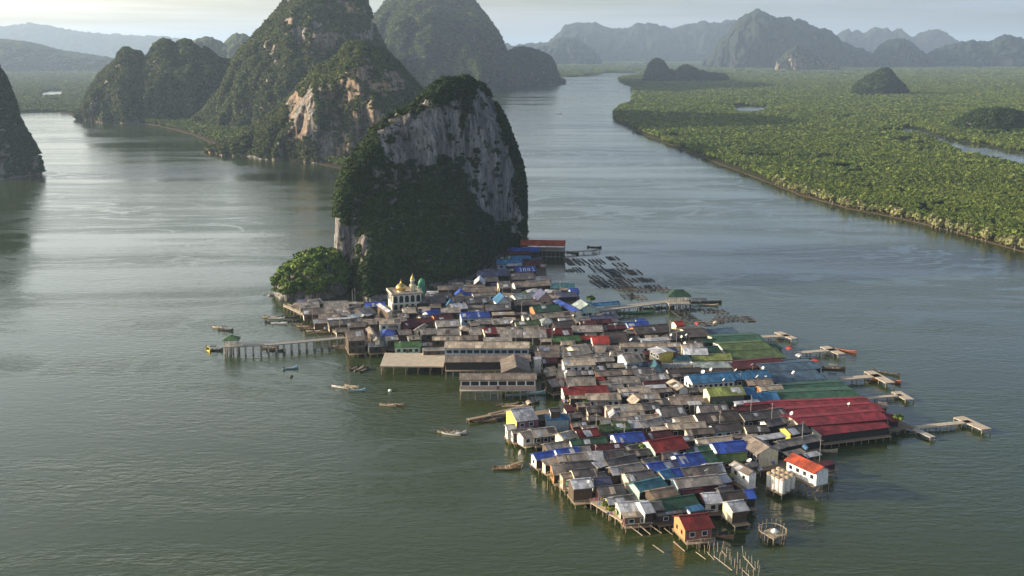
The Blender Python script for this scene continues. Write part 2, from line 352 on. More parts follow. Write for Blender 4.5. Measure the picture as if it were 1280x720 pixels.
# ---------------------------------------------------------------- limestone hills
def rockmat(name, veg, vegcol=(.040, .055, .022), warm=.5, sc=1.0, base=.26):
    m, n, l, b = newmat(name); g = n.new('ShaderNodeNewGeometry'); ps = g.outputs['Position']
    st = noise(n, l, mapping(n, l, ps, (.11 * sc, .11 * sc, .018 * sc)), 1.0, 6, .62, .5)
    c = ramp(n, l, st, [(.30, (base * .22, base * .22, base * .23)), (.48, (base * .75, base * .70, base * .66)), (.66, (base * 1.35, base * 1.26, base * 1.12)), (.8, (base * 1.9, base * 1.8, base * 1.65))])
    wn_ = noise(n, l, mapping(n, l, ps, (.02 * sc, .02 * sc, .012 * sc)), 1.0, 4, .6, .6)
    c = mix(n, l, vmath(n, l, mrange(n, l, wn_, .5 - .12 * warm, .66 - .1 * warm, 0, 1), warm), c, (.34, .235, .155))
    cr = noise(n, l, mapping(n, l, ps, (.5 * sc, .5 * sc, .16 * sc)), 1.0, 5, .7)
    c = mix(n, l, 1.0, c, ramp(n, l, cr, [(.32, g3(.35)), (.55, g3(1.0)), (.75, g3(1.3))]), 'MULTIPLY')
    stn = noise(n, l, mapping(n, l, ps, (.33 * sc, .33 * sc, .022 * sc)), 1.0, 4, .6, .3); c = mix(n, l, mrange(n, l, stn, .54, .66, 0, .8), c, (base * .2, base * .2, base * .2))
    v2 = noise(n, l, mapping(n, l, ps, (.20 * sc, .20 * sc, .13 * sc)), 1.0, 5, .7); c = mix(n, l, mrange(n, l, v2, .56, .60, 0, .9), c, (vegcol[0] * .7, vegcol[1] * .7, vegcol[2] * .6))
    sx = n.new('ShaderNodeSeparateXYZ'); l.new(g.outputs['Normal'], sx.inputs[0])
    vv = noise(n, l, ps, .035 * sc, 5, .65); q = vmath(n, l, vmath(n, l, sx.outputs[2], .75), vv, 'ADD')
    vcol = mix(n, l, noise(n, l, ps, .09 * sc, 5, .7), (vegcol[0] * .5, vegcol[1] * .5, vegcol[2] * .5), (vegcol[0] * 1.6, vegcol[1] * 1.55, vegcol[2] * 1.4))
    c = mix(n, l, mrange(n, l, q, veg - .04, veg + .04, 0, 1), c, vcol)
    l.new(c, b.inputs['Base Color']); b.inputs['Roughness'].default_value = .95; b.inputs['Specular IOR Level'].default_value = .1
    bump(n, l, b, vmath(n, l, st, cr, 'ADD'), min(3.0 / sc, 6.0), .8)
    return m
ROCK_A = rockmat('islet_rock', 1.25, warm=.22, sc=1.15, base=.31); ROCK_B = rockmat('cliff_rock', 1.05, warm=.8, sc=.75, base=.32)
ROCK_E = rockmat('far_hill_rock', .53, (.042, .060, .026), .4, .3, .24); ROCK_H = rockmat('horizon_hill', .2, (.016, .022, .018), .2, .12, .10)
ROCK_T = rockmat('tower_rock', .66, (.022, .030, .018), .9, .3, .15)
def mountain(name, sil, D, W, mat, n=2.6, mz=2.0, amp=.22, ns=1.0, seed=1, N=150, K=44, front=None, flute=0.0, fs_=6.0, jag=.035):
    D0, D1 = D if isinstance(D, tuple) else (D, D); x0, x1 = sil[0][0], sil[-1][0]
    pts = []
    for px, py in sil: pts.append(PD(px, py, D0 + (D1 - D0) * (px - x0) / (x1 - x0)))
    pts[0].z = min(pts[0].z, .2); pts[-1].z = min(pts[-1].z, .2)
    A = np.array([tuple(p) for p in pts]); s = np.concatenate([[0], np.cumsum(np.linalg.norm(np.diff(A, axis=0), axis=1))])
    t = np.linspace(0, s[-1], N); Q = np.stack([np.interp(t, s, A[:, k]) for k in range(3)], 1)
    H = np.maximum(Q[:, 2], .1); Hm = H.max(); jit = (fbm(np.stack([t / (Hm * .10), t * 0, t * 0 + seed], 1), 3, seed) - .5); H = np.maximum(H + jit * Hm * jag * (H > Hm * .1), .1)
    w = W * (H / Hm) ** .55
    th = np.linspace(0, pi, K); cx_ = -np.sign(np.cos(th)) * np.abs(np.cos(th)) ** (2 / n); sz = np.sin(th) ** (2 / mz)
    X = np.repeat(Q[:, 0][:, None], K, 1); Y = Q[:, 1][:, None] + w[:, None] * cx_[None]; Z = H[:, None] * sz[None]
    dv = Vector((Q[:, 0].mean(), Q[:, 1].mean())).normalized(); off_ = Y - Q[:, 1][:, None]      # the hill's depth axis, turned as one piece
    if front is None: X = X + dv.x * off_; Y = Q[:, 1][:, None] + dv.y * off_
    if front is not None: Y, Z = front(Q, H, w, Y, Z, cx_, sz, X); X = X + (Q[:, 0] / Q[:, 1])[:, None] * (Y - Q[:, 1][:, None]) * .9
    p = np.stack([X, Y, Z], 2).reshape(-1, 3); sc = Hm * .28 * ns
    d = (fbm(p / np.array([sc, sc, sc * 2.0]) + seed * 9.1, 5, seed, .55) - .5) * 2 * amp * W
    d2 = (fbm(p / np.array([sc, sc, sc * 1.6]) - seed * 5.7, 4, seed + 50, .55) - .5) * amp * W
    fade = np.clip(1.15 - sz ** 3, .12, 1)[None].repeat(N, 0).ravel()
    p[:, 1] += d * fade * np.sign(-cx_)[None].repeat(N, 0).ravel() * -1; lim = (D0 + D1) / 2 * 2.5 / F; p[:, 0] += d2 * .5 * fade * min(1, lim / (amp * W * .5))
    if flute: fl = 1 - np.abs(fbm(p / np.array([fs_, fs_, fs_ * 5.0]) + 3.3, 4, seed + 70, .6) - .5) * 4; p[:, 1] -= fl * flute * fade; p[:, 0] += (fbm(p / np.array([fs_, fs_, fs_ * 3.0]) + 8.3, 3, seed + 71) - .5) * min(flute, lim * 2) * fade
    p[:, 2] += (fbm(p / (sc * .35), 4, seed + 9) - .5) * Hm * .06 * np.clip(p[:, 2] / (Hm * .2), 0, 1)
    p[:, 2] = np.maximum(p[:, 2], -1); base = (np.arange(N * K) % K); p[(base == 0) | (base == K - 1), 2] = -3
    fs = [(i * K + k, (i + 1) * K + k, (i + 1) * K + k + 1, i * K + k + 1) for i in range(N - 1) for k in range(K - 1)]
    me = bpy.data.meshes.new(name); me.from_pydata(p.tolist(), [], fs); me.polygons.foreach_set('use_smooth', [True] * len(fs))
    o = link(name, me, [mat]); o['kind'] = 'structure'
    tr = np.array([(a, b, c) for a, b, c, d_ in fs] + [(a, c, d_) for a, b, c, d_ in fs]); o_tri = p[tr]
    return o, o_tri
def surface(tri, cell, minz=1.0):
    e1, e2 = tri[:, 1] - tri[:, 0], tri[:, 2] - tri[:, 0]; nr = np.cross(e1, e2); ar = np.linalg.norm(nr, axis=1) / 2 + 1e-9
    n = int(ar.sum() / cell); i = rng.choice(len(tri), n, p=ar / ar.sum()); u, v = rng.uniform(0, 1, (2, n)); k = u + v > 1; u[k], v[k] = 1 - u[k], 1 - v[k]
    pt = tri[i, 0] + e1[i] * u[:, None] + e2[i] * v[:, None]; nn = nr[i] / (2 * ar[i])[:, None]; nn *= np.where(nn[:, 2] < 0, -1, 1)[:, None]
    ok = pt[:, 2] > minz; return pt[ok], nn[ok]
def cover(name, coll, tri, size, cell, thr, label, rockpolys=(), seed=5, nscale=30, minz=1.0, keep=None, zs=1.0, sink=.35):
    pt, nn = surface(tri, cell, minz); veg = nn[:, 2] * .9 + (fbm(pt / nscale, 4, seed) - .5) * 1.5 + .30
    px, py = proj(pt)
    # bare cliff faces: bands on the hill itself
    if rockpolys:
        pw = np.stack([px / 14, px * 0, py / 40], 1); qx = px + (fbm(pw, 4, seed + 3) - .5) * 34; qy = py + (fbm(pw + 31, 4, seed + 4) - .5) * 44
        stk = (vn(np.stack([px / 2.6, px * 0, py / 22], 1), seed + 6) - .5) * 1.3
    for poly, str_ in rockpolys:
        inn = inpoly(qx, qy, poly); veg = np.where(inn, veg - str_ + stk, veg)
    ok = veg > thr
    if keep is not None: ok &= keep(pt, px, py)
    pt = pt[ok]; s = size * rng.uniform(.6, 1.3, len(pt)); sc = np.stack([s, s * rng.uniform(.85, 1.15, len(pt)), s * zs * rng.uniform(.8, 1.3, len(pt))], 1)
    pt = pt.copy(); pt[:, 2] -= s * sink * .5
    return scatter(name, coll, pt, sc, label)

# the islet behind the village
silA = [(415, 352), (416.5, 338), (418, 318), (419, 297), (420, 270), (421.5, 252), (425, 228), (432, 211), (442, 197), (452, 184), (463, 169), (473, 157), (483, 149), (497, 142), (510, 136), (520, 129), (529, 121), (537, 111), (546, 103), (556, 98), (567, 96.5), (578, 97), (588, 99.5), (597, 105), (605, 112), (613, 122), (621, 134), (627, 145), (633, 158), (638, 170), (643, 184), (647, 196), (651, 209), (653.5, 222), (655, 238), (655.5, 255), (654, 275), (652, 290), (653, 297), (655, 304)]
def frontA(Q, H, w, Y, Z, cx_, sz, X):
    Hm = H.max(); N, K = Y.shape; u = np.linspace(0, 1, K)
    # front profile: wooded talus slope below, sheer face above; towards the far right end the face is sheer to the water
    vA = np.array([-1.28, -1.02, -.74, -.50, -.40, -.36, -.30, -.20, 0, .35, .55, .62, .66]); zA = np.array([0, .16, .34, .47, .58, .74, .88, .96, 1, .95, .7, .3, 0])
    vB = np.array([-.48, -.46, -.45, -.43, -.42, -.38, -.31, -.18, 0, .35, .55, .62, .66]); zB = np.array([0, .15, .3, .45, .62, .78, .9, .97, 1, .95, .7, .3, 0])
    uu = np.linspace(0, 1, len(vA))
    pxs = 640 + F * Q[:, 0] / (Q[:, 1] * cos(PITCH)); bl = np.clip((pxs - 575) / 55, 0, 1); bl = bl * bl * (3 - 2 * bl); bl2 = np.clip((452 - pxs) / 22, 0, 1)
    b_ = np.maximum(bl, bl2 * .9)[:, None]
    V = (1 - b_) * np.interp(u, uu, vA)[None] + b_ * np.interp(u, uu, vB)[None]; ZZ = (1 - b_) * np.interp(u, uu, zA)[None] + b_ * np.interp(u, uu, zB)[None]
    ww = 62 * (H / Hm) ** .30
    return Q[:, 1][:, None] + ww[:, None] * V, H[:, None] * ZZ
islet, triA = mountain('hill', silA, (572, 672), 52, ROCK_A, front=frontA, amp=.15, ns=.5, seed=4, N=320, K=120, flute=2.6, fs_=7.0)
cliffA = [(548, 128), (590, 112), (612, 135), (640, 200), (650, 262), (645, 296), (628, 290), (612, 262), (588, 228), (570, 200), (552, 190), (530, 205), (505, 188), (510, 150)]
leftA = [(416, 282), (446, 276), (452, 300), (462, 312), (458, 332), (440, 345), (414, 350)]
stripA = [(480, 205), (492, 205), (497, 252), (489, 255), (482, 232)]; fleck = [(534, 325), (548, 322), (546, 345), (536, 342)]
cover('forest', CS_D, triA, 2.1, 1.7, .02, 'dark jungle on the steep limestone islet above the stilt village', [(cliffA, .86), (leftA, 1.15), (stripA, .9), (fleck, .6), ([(470, 150), (545, 118), (552, 190), (520, 215), (470, 190)], 1.05)], 8, 14, 2.5)

# wooded knoll at the islet's foot
silK = [(330, 379), (336, 366), (343, 366), (352, 350), (363, 341), (374, 333), (386, 327), (400, 325), (414, 324), (428, 332), (440, 352), (448, 372)]
knoll, triK = mountain('hill', silK, (532, 560), 26, ROCK_A, n=2.2, amp=.2, seed=14, N=60, K=24)

# cliffs behind
silB = [(250, 190), (268, 182), (300, 172), (330, 150), (352, 132), (362, 124), (372, 112), (381, 102), (397, 84), (412, 77), (424, 72), (434, 57), (444, 54), (453, 54), (463, 57), (475, 62), (486, 70), (494, 78), (503, 88), (512, 97), (522, 108), (531, 117), (545, 130), (565, 150), (590, 180), (600, 205)]
cliffs, triB = mountain('hill', silB, (1310, 1330), 150, ROCK_B, n=2.8, mz=2.1, amp=.30, ns=.8, seed=6, N=260, K=90, flute=9, fs_=24)
cover('forest', CS_F, triB, 3.6, 5.5, -.05, 'green forest on the orange-streaked cliff mountain behind the islet', [([(352, 116), (394, 104), (400, 168), (360, 172)], 1.5), ([(430, 58), (462, 62), (484, 110), (490, 170), (470, 205), (446, 200), (440, 130)], 1.25), ([(400, 150), (440, 160), (438, 222), (396, 210)], 1.2), ([(484, 84), (515, 100), (524, 124), (486, 118)], 1.05), ([(400, 84), (432, 72), (440, 150), (404, 150)], .8), ([(330, 150), (360, 150), (360, 200), (330, 196)], .45)], 7, 34, 2)

silC = [(236, 150), (262, 132), (285, 105), (300, 66), (310, 54), (319, 47), (326, 38), (331, 31), (340, 22), (347, 15), (354, 6), (360, -1), (372, -12), (388, -20), (404, -24), (420, -22), (436, -15), (447, -8), (453, 1), (458, 12), (462, 22), (467, 36), (471, 47), (478, 58), (486, 70), (500, 85), (520, 120)]
tall, triC = mountain('hill', silC, (1830, 1900), 300, ROCK_B, n=2.4, mz=1.6, amp=.28, ns=.7, seed=21, N=220, K=80, flute=12, fs_=34)
cover('forest', CS_F, triC, 4.8, 11, -.12, 'green forest on the tallest limestone peak behind the islet', [([(360, 30), (380, 34), (386, 62), (364, 66)], 1.0), ([(396, 4), (455, 6), (466, 55), (420, 66), (392, 55)], 1.15), ([(326, 58), (347, 60), (344, 84), (330, 82)], 1.05), ([(355, -5), (385, -8), (382, 14), (356, 14)], 1.0), ([(375, 55), (410, 60), (400, 80), (372, 74)], .8)], 3, 50, 2)

silL = [(102, 152), (105, 138), (110, 124), (117, 108), (126, 94), (140, 82), (149, 75), (152, 68), (158, 64), (168, 63), (174, 67), (178, 76), (186, 70), (192, 60), (199, 53), (207, 50.5), (214, 53), (221, 57), (228, 53), (236, 53), (243, 58), (252, 62), (262, 66), (270, 72), (290, 80), (310, 100), (330, 130)]
left, triL = mountain('hill', silL, (1990, 1990), 190, ROCK_B, n=2.8, mz=2.3, amp=.34, ns=.6, seed=31, N=220, K=70, flute=12, fs_=30, jag=.08)
cover('forest', CS_F, triL, 5.0, 12, -.15, 'green forest on the twin-domed ridge beside the tallest peak', [([(175, 104), (192, 100), (194, 126), (184, 126)], .9), ([(104, 130), (118, 132), (118, 150), (104, 150)], .9)], 13, 50, 2)

silE = [(440, 118), (452, 60), (466, 29), (473, 19), (481, 9), (490, 0), (502, -9), (520, -16), (540, -18), (560, -15), (575, -9), (587, -1), (594, 8), (600, 16), (606, 24), (612, 32), (617, 41), (622, 50), (627, 61), (634, 72), (642, 90), (650, 106)]
back, triE = mountain('hill', silE, 3700, 620, ROCK_E, n=2.4, mz=1.6, amp=.42, ns=.75, seed=45, N=200, K=80, flute=40, fs_=110)
cover('forest', CS_F, triE, 10, 60, .02, 'hazy forest on the great ridged mountain by the river', [], 23, 120, 3)
silE2 = [(600, 108), (618, 88), (628, 74), (636, 66), (645, 61.5), (653, 60.5), (662, 62), (670, 64.5), (678, 67), (685, 71), (690, 77), (693, 86), (697, 97), (708, 99.5)]
lobe, triE2 = mountain('hill', silE2, 3900, 210, ROCK_E, n=2.8, mz=2.4, amp=.25, seed=47, N=80, K=40)
cover('forest', CS_D, triE2, 9, 55, .0, 'dark forest on the low wooded spur at the river bend', [], 24, 100, 3)
silW = [(-60, 214), (-50, 120), (-38, 60), (-20, 62), (-8, 76), (0, 90), (6, 100), (12, 114), (17, 130), (22, 146), (29, 162), (37, 174), (44, 184), (48, 193), (49, 203), (47, 209), (46, 214)]
west, triW = mountain('hill', silW, 1085, 70, ROCK_B, n=2.6, mz=2.2, amp=.2, ns=.6, seed=51, N=110, K=44)
cover('forest', CS_D, triW, 3.2, 4, .02, 'dark forest on the steep islet cut by the picture edge', [([(-10, 190), (18, 196), (22, 216), (-10, 220)], .8), ([(36, 190), (50, 190), (50, 212), (36, 208)], .8)], 17, 25, 2)
silM = [(1066, 118), (1068, 110), (1072, 105), (1078, 101), (1085, 96.5), (1093, 92.5), (1100, 89), (1105, 87), (1109, 87), (1113, 90), (1117, 96), (1123, 101), (1129, 107), (1132, 113), (1133, 118)]
mound, triM = mountain('hill', silM, 2860, 62, ROCK_E, n=2.5, mz=2.0, amp=.2, seed=61, N=60, K=30)
cover('forest', CS_D, triM, 7, 28, .05, 'dark forest on the lone cone hill in the mangrove plain', [], 27, 60, 3)
silQ = [(803, 104), (807, 95), (810, 86), (813, 80), (817, 75.5), (821, 74), (826, 76), (830, 80.5), (833, 86), (836, 89), (840, 88), (844, 92), (848, 88), (851, 83.5), (858, 82), (865, 85), (872, 88.5), (880, 91), (889, 92.8), (903, 93), (908, 96), (911, 101)]
pair, triQ = mountain('hill', silQ, 3950, 85, ROCK_E, n=2.5, mz=2.1, amp=.2, seed=67, N=90, K=30)
cover('forest', CS_D, triQ, 8, 40, .05, 'dark forest on the double-humped hill at the river mouth', [], 29, 60, 3)
silR = [(1172, 166), (1186, 158), (1200, 149), (1213, 142), (1226, 138), (1245, 136), (1262, 138), (1280, 142), (1300, 148), (1325, 156), (1345, 165)]
wooded, triR = mountain('hill', silR, 1640, 75, ROCK_A, n=2.0, mz=1.6, amp=.1, seed=71, N=60, K=26)
cover('forest', CS_D, triR, 4.2, 9, -9, 'darker forest on the low rise beside the bend of the creek', [], 31, 30, -1)
# hazy ranges
far = [
 ([(968, 88), (971, 75), (977, 71), (983, 64), (989, 60), (995, 58), (1003, 59.5), (1010, 62), (1018, 68), (1025, 74), (1031, 83), (1034, 88)], 5900, 90, ROCK_T, 81, 2.8),
 ([(1030, 88), (1032, 75), (1034, 71), (1037, 70), (1042, 72), (1046, 76), (1049, 82), (1052, 88)], 5900, 45, ROCK_T, 82, 2.8),
 ([(870, 86), (885, 70), (900, 50), (909, 40), (916, 31), (924, 22), (934, 17), (945, 13), (952, 13.5), (959, 16), (965, 20), (971, 22), (978, 20), (986, 21), (993, 24), (1001, 25), (1006, 24), (1010, 28), (1019, 33), (1031, 37), (1038, 37), (1043, 42), (1048, 48), (1054, 53), (1066, 58), (1080, 62), (1092, 70), (1100, 84)], 7000, 500, ROCK_H, 83, 2.2),
 ([(1084, 86), (1093, 63), (1099, 56), (1105, 52), (1112, 49), (1120, 47.5), (1128, 48), (1135, 50), (1143, 56), (1150, 62), (1158, 70), (1166, 84)], 7100, 380, ROCK_H, 84, 2.4),
 ([(1140, 88), (1158, 67), (1167, 62), (1176, 59), (1187, 55), (1197, 53), (1206, 52), (1215, 50), (1220, 52), (1228, 51.5), (1236, 52), (1240, 50), (1245, 48), (1250, 45), (1256, 43), (1261, 43), (1265, 45), (1272, 47), (1280, 49), (1310, 50), (1350, 60), (1400, 84)], 7300, 400, ROCK_H, 85, 2.3),
 ([(650, 88), (658, 64), (667, 60), (678, 58), (686, 55), (697, 47), (706, 46), (717, 47), (728, 53), (739, 60), (748, 68), (756, 86)], 8200, 300, ROCK_H, 86, 2.3),
 ([(600, 86), (622, 62), (632, 55), (642, 57), (660, 56), (686, 53), (697, 42), (705, 33), (714, 30), (725, 28), (735, 28), (744, 29), (755, 33), (767, 35), (774, 35), (780, 36), (790, 32), (800, 29), (811, 29), (822, 30), (832, 34), (839, 35), (850, 32), (864, 30), (878, 27), (890, 29), (900, 28), (911, 25), (919, 24), (930, 30), (950, 50), (970, 84)], 10000, 400, ROCK_H, 87, 2.4),
 ([(1020, 84), (1038, 48), (1048, 42), (1054, 37), (1060, 36), (1066, 40), (1072, 37), (1078, 41), (1084, 40), (1090, 36), (1096, 33.5), (1102, 36), (1108, 33.5), (1115, 41), (1121, 36), (1126, 35.5), (1131, 40), (1137, 46), (1142, 47), (1148, 42), (1155, 39), (1166, 37), (1176, 37), (1182, 40), (1188, 45), (1197, 50), (1215, 55), (1250, 58), (1300, 84)], 11500, 260, ROCK_H, 88, 2.6),
 ([(-130, 88), (-60, 44), (0, 48), (10, 48.5), (20, 50), (40, 53), (60, 58), (80, 63), (100, 66), (120, 69), (145, 73), (170, 80), (200, 88)], 6000, 520, ROCK_E, 89, 1.9),
 ([(225, 86), (236, 58), (246, 49), (256, 46), (266, 47), (274, 50), (280, 54), (284, 50), (290, 44), (297, 42), (305, 43), (312, 46), (320, 58), (335, 86)], 3900, 260, ROCK_E, 90, 2.4),
 ([(-200, 86), (-100, 40), (-40, 36), (0, 34), (20, 31), (40, 28.5), (60, 32), (80, 36), (100, 39), (125, 42), (150, 43), (180, 45), (205, 46), (230, 49), (260, 52), (300, 58), (360, 86)], 14000, 700, ROCK_H, 91, 1.8),
]
for s_, d_, w_, mt, sd, nn_ in far: mountain('hill', s_, d_, w_, mt, n=nn_, mz=2.0, amp=.34, ns=.5, seed=sd, N=200, K=60, flute=w_ * .16, fs_=w_ * .32, jag=.10 if mt is ROCK_H else .05)
# shore strip of mangrove at the mountains' foot
shoreS = [tuple(v) for v in xy([(140, 149), (180, 154), (205, 159), (240, 168), (262, 178), (290, 182), (330, 189), (370, 198), (420, 210), (470, 214), (470, 190), (330, 165), (220, 148), (140, 143)])]
slab('mud_bank', shoreS, MUD, -2, .5)

# ---------------------------------------------------------------- mangrove forest
def spread(y0, y1, q=165.0, smin=3.1, wid=.60, off=60):
    out = []; y = y0
    while y < y1:
        s = max(smin, y / q); hx = y * wid + off; n = int(2 * hx / s); xs = np.linspace(-hx, hx, n) + rng.uniform(-.5, .5, n) * s; ys = y + rng.uniform(-.5, .5, n) * s * 1.15
        out.append(np.stack([xs, ys, np.full(n, s)], 1)); y += s * 1.05
    return np.concatenate(out)
A = spread(560, 5000, 265); B_ = spread(4800, 9500, 220, 5, .60)
okA = inpoly(A[:, 0], A[:, 1], inset(polyR, 1)) | inpoly(A[:, 0], A[:, 1], inset(polyL, 1)) | inpoly(A[:, 0], A[:, 1], inset(shoreS, 2)); okB = inpoly(B_[:, 0], B_[:, 1], polyF)
T = np.concatenate([A[okA], B_[okB]])
bad = np.zeros(len(T), bool)
for c in CREEKS: bad |= inpoly(T[:, 0], T[:, 1], c)
T = T[~bad]; gap = fbm(np.stack([T[:, 0] / 55, T[:, 1] / 55, T[:, 0] * 0], 1), 3, 77); g2 = fbm(np.stack([T[:, 0] / 16, T[:, 1] / 16, T[:, 0] * 0 + 9], 1), 2, 78); T = T[((gap > .30) & (g2 > .24)) | (T[:, 2] > 14)]
hh = 5.2 + 4.2 * fbm(np.stack([T[:, 0] / 90, T[:, 1] / 90, T[:, 0] * 0 + 3], 1), 4, 5)
s = T[:, 2] * rng.choice([.5, .62, .78, 1.0, 1.25], len(T), p=[.25, .3, .25, .13, .07]) * rng.uniform(.9, 1.15, len(T)); zc = np.minimum(s * 1.25, 7.5) * rng.uniform(.75, 1.3, len(T))
scatter('mangrove_forest', CS_M, np.stack([T[:, 0], T[:, 1], hh - zc * .55 - 1.0], 1), np.stack([s, s, zc], 1), 'low green mangrove forest covering the flat delta across the river')

# ---------------------------------------------------------------- haze
hb = MB(); hb.box(-43000, 43000, -1600, 71000, -4, 520); hm = bpy.data.materials.new('haze'); hm.use_nodes = True
hn = hm.node_tree.nodes; hn.remove(hn['Principled BSDF']); pv = hn.new('ShaderNodeVolumePrincipled')
pv.inputs['Color'].default_value = (.59, .77, .99, 1); pv.inputs['Density'].default_value = 6.5e-5; pv.inputs['Anisotropy'].default_value = .25
hm.node_tree.links.new(pv.outputs[0], hn['Material Output'].inputs['Volume'])
haze = hb.build('haze', hm); haze['kind'] = 'stuff'
# ================================================================ VILLAGE
RC = dict(g=(.25, .23, .205), d=(.086, .084, .086), b=(.19, .158, .13), t=(.37, .31, .235), w=(.44, .455, .48), B=(.022, .070, .34), L=(.036, .155, .30),
          T=(.035, .14, .17), S=(.042, .085, .125), R=(.165, .012, .013), M=(.070, .009, .015), O=(.36, .055, .020), G=(.045, .125, .035), D=(.019, .074, .040),
          Y=(.20, .24, .062), P=(.075, .082, .15), H=(.25, .18, .12), A=(.34, .035, .022), V=(.058, .098, .026), E=(.28, .34, .33), K=(.165, .011, .022), C=(.052, .045, .043))
RN = dict(g='grey', d='dark grey', b='brown-grey', t='tan', w='pale metal', B='bright blue', L='sky blue', T='teal', S='slate blue', R='red', M='maroon', O='orange-red',
          G='grass green', D='dark green', Y='yellow-green', P='dull purple-blue', H='patchy brown', A='scarlet', V='olive green', E='mint-grey', K='crimson', C='blackish')
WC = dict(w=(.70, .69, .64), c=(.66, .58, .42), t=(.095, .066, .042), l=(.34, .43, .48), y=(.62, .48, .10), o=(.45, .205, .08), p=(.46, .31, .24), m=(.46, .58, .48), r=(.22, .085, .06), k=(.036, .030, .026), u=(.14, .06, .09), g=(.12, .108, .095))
WN = dict(w='white', c='cream', t='brown', l='bluish', y='yellow', o='orange wood', p='pink', m='mint', r='red-brown', k='dark plank', u='plum', g='grey plank')
RM = {k: roofmat('roof_' + RN[k].replace(' ', '_').replace('-', '_'), c, st=.38 if k in 'gdbtwEC' else .22, rnd=.24 if k in 'gdbtw' else .1, rough=.78 if k in 'gdbtHCKMR' else .62) for k, c in RC.items()}
WM = {k: simple('wall_' + WN[k].replace(' ', '_').replace('-', '_'), c, .8, 1.1, .22, .14, dirt=(c[0] * .35, c[1] * .33, c[2] * .3)) for k, c in WC.items()}
m, n, l, b = newmat('window_dark'); b.inputs['Base Color'].default_value = (.018, .022, .026, 1); b.inputs['Roughness'].default_value = .12; WIN = m
WOOD = simple('old_timber', (.27, .20, .13), .85, 2.0, .4, .25); TIMB = simple('pale_timber', (.42, .34, .24), .85, 2.0, .35, .2); DARKW = simple('wet_timber', (.075, .06, .048), .8, 2, .35, .25)
CONC = simple('concrete', (.36, .335, .29), .9, .9, .25, .08, dirt=(.16, .14, .12)); DECKM = simple('deck_boards', (.10, .085, .070), .9, .5, .5, .05); TRIM = simple('white_trim', (.74, .74, .72), .6, 1, .12, .05)
FLOORZ = 2.1
FOOT = []
ALL = []                                      # (object, px, py, descriptor, landmark phrase or None)

def roof_mesh(L, W, ze, rise, kind, th=.16, rf=.5):
    x0, x1 = -L / 2, L / 2; mb = MB(); yr = W * rf
    def slab_(q, uv):                          # q: four corners, eave first, counter-clockwise from above
        q = [Vector(p) for p in q]; n_ = (q[1] - q[0]).cross(q[-1] - q[0]).normalized() * th
        if n_.z < 0: n_ = -n_
        mb.face([p + n_ for p in q], uv); mb.face([p for p in q[::-1]], uv[::-1])
        for i in range(len(q)): a, b_ = q[i], q[(i + 1) % len(q)]; mb.face([a, b_, b_ + n_, a + n_], [(0, 0), (.1, 0), (.1, .1), (0, .1)])
    s = math.hypot(yr, rise); s2 = math.hypot(W - yr, rise)
    if kind == 'g':
        slab_([(x0, 0, ze), (x1, 0, ze), (x1, yr, ze + rise), (x0, yr, ze + rise)], [(x0, 0), (x1, 0), (x1, s), (x0, s)])
        slab_([(x1, W, ze), (x0, W, ze), (x0, yr + .01, ze + rise), (x1, yr + .01, ze + rise)], [(x1, 0), (x0, 0), (x0, s2), (x1, s2)])
        mb.box(x0 - .04, x1 + .04, yr - .22, yr + .22, ze + rise + th * .72, ze + rise + th + .10)
    elif kind == 's':
        slab_([(x0, 0, ze), (x1, 0, ze), (x1, W, ze + rise), (x0, W, ze + rise)], [(x0, 0), (x1, 0), (x1, W), (x0, W)])
    elif kind == 'f':
        hx = L / 2; s = math.hypot(hx, rise)
        slab_([(x0, W, ze), (x0, 0, ze), (0, 0, ze + rise), (0, W, ze + rise)], [(W, 0), (0, 0), (0, s), (W, s)])
        slab_([(x1, 0, ze), (x1, W, ze), (.01, W, ze + rise), (.01, 0, ze + rise)], [(0, 0), (W, 0), (W, s), (0, s)])
        mb.box(-.22, .22, -.04, W + .04, ze + rise + th * .72, ze + rise + th + .10)
    elif kind == 'h':
        h = min(W * .5, L * .42); a, b_ = (x0 + h, yr, ze + rise), (x1 - h, yr, ze + rise)
        slab_([(x0, 0, ze), (x1, 0, ze), b_, a], [(x0, 0), (x1, 0), (x1 - h, s), (x0 + h, s)]); slab_([(x1, W, ze), (x0, W, ze), a, b_], [(x1, 0), (x0, 0), (x0 + h, s), (x1 - h, s)])
        slab_([(x1, 0, ze), (x1, W, ze), b_], [(0, 0), (W, 0), (yr, h)]); slab_([(x0, W, ze), (x0, 0, ze), a], [(W, 0), (0, 0), (yr, h)])
        mb.bar((a[0], a[1], a[2] + th), (b_[0], b_[1], b_[2] + th), .4, .16)
    elif kind == 'x':
        mb.box(x0, x1, 0, W, ze, ze + .25); mb.box(x0, x1, 0, .2, ze + .25, ze + .8); mb.box(x0, x0 + .2, .2, W, ze + .25, ze + .8); mb.box(x1 - .2, x1, .2, W, ze + .25, ze + .8)
    return mb
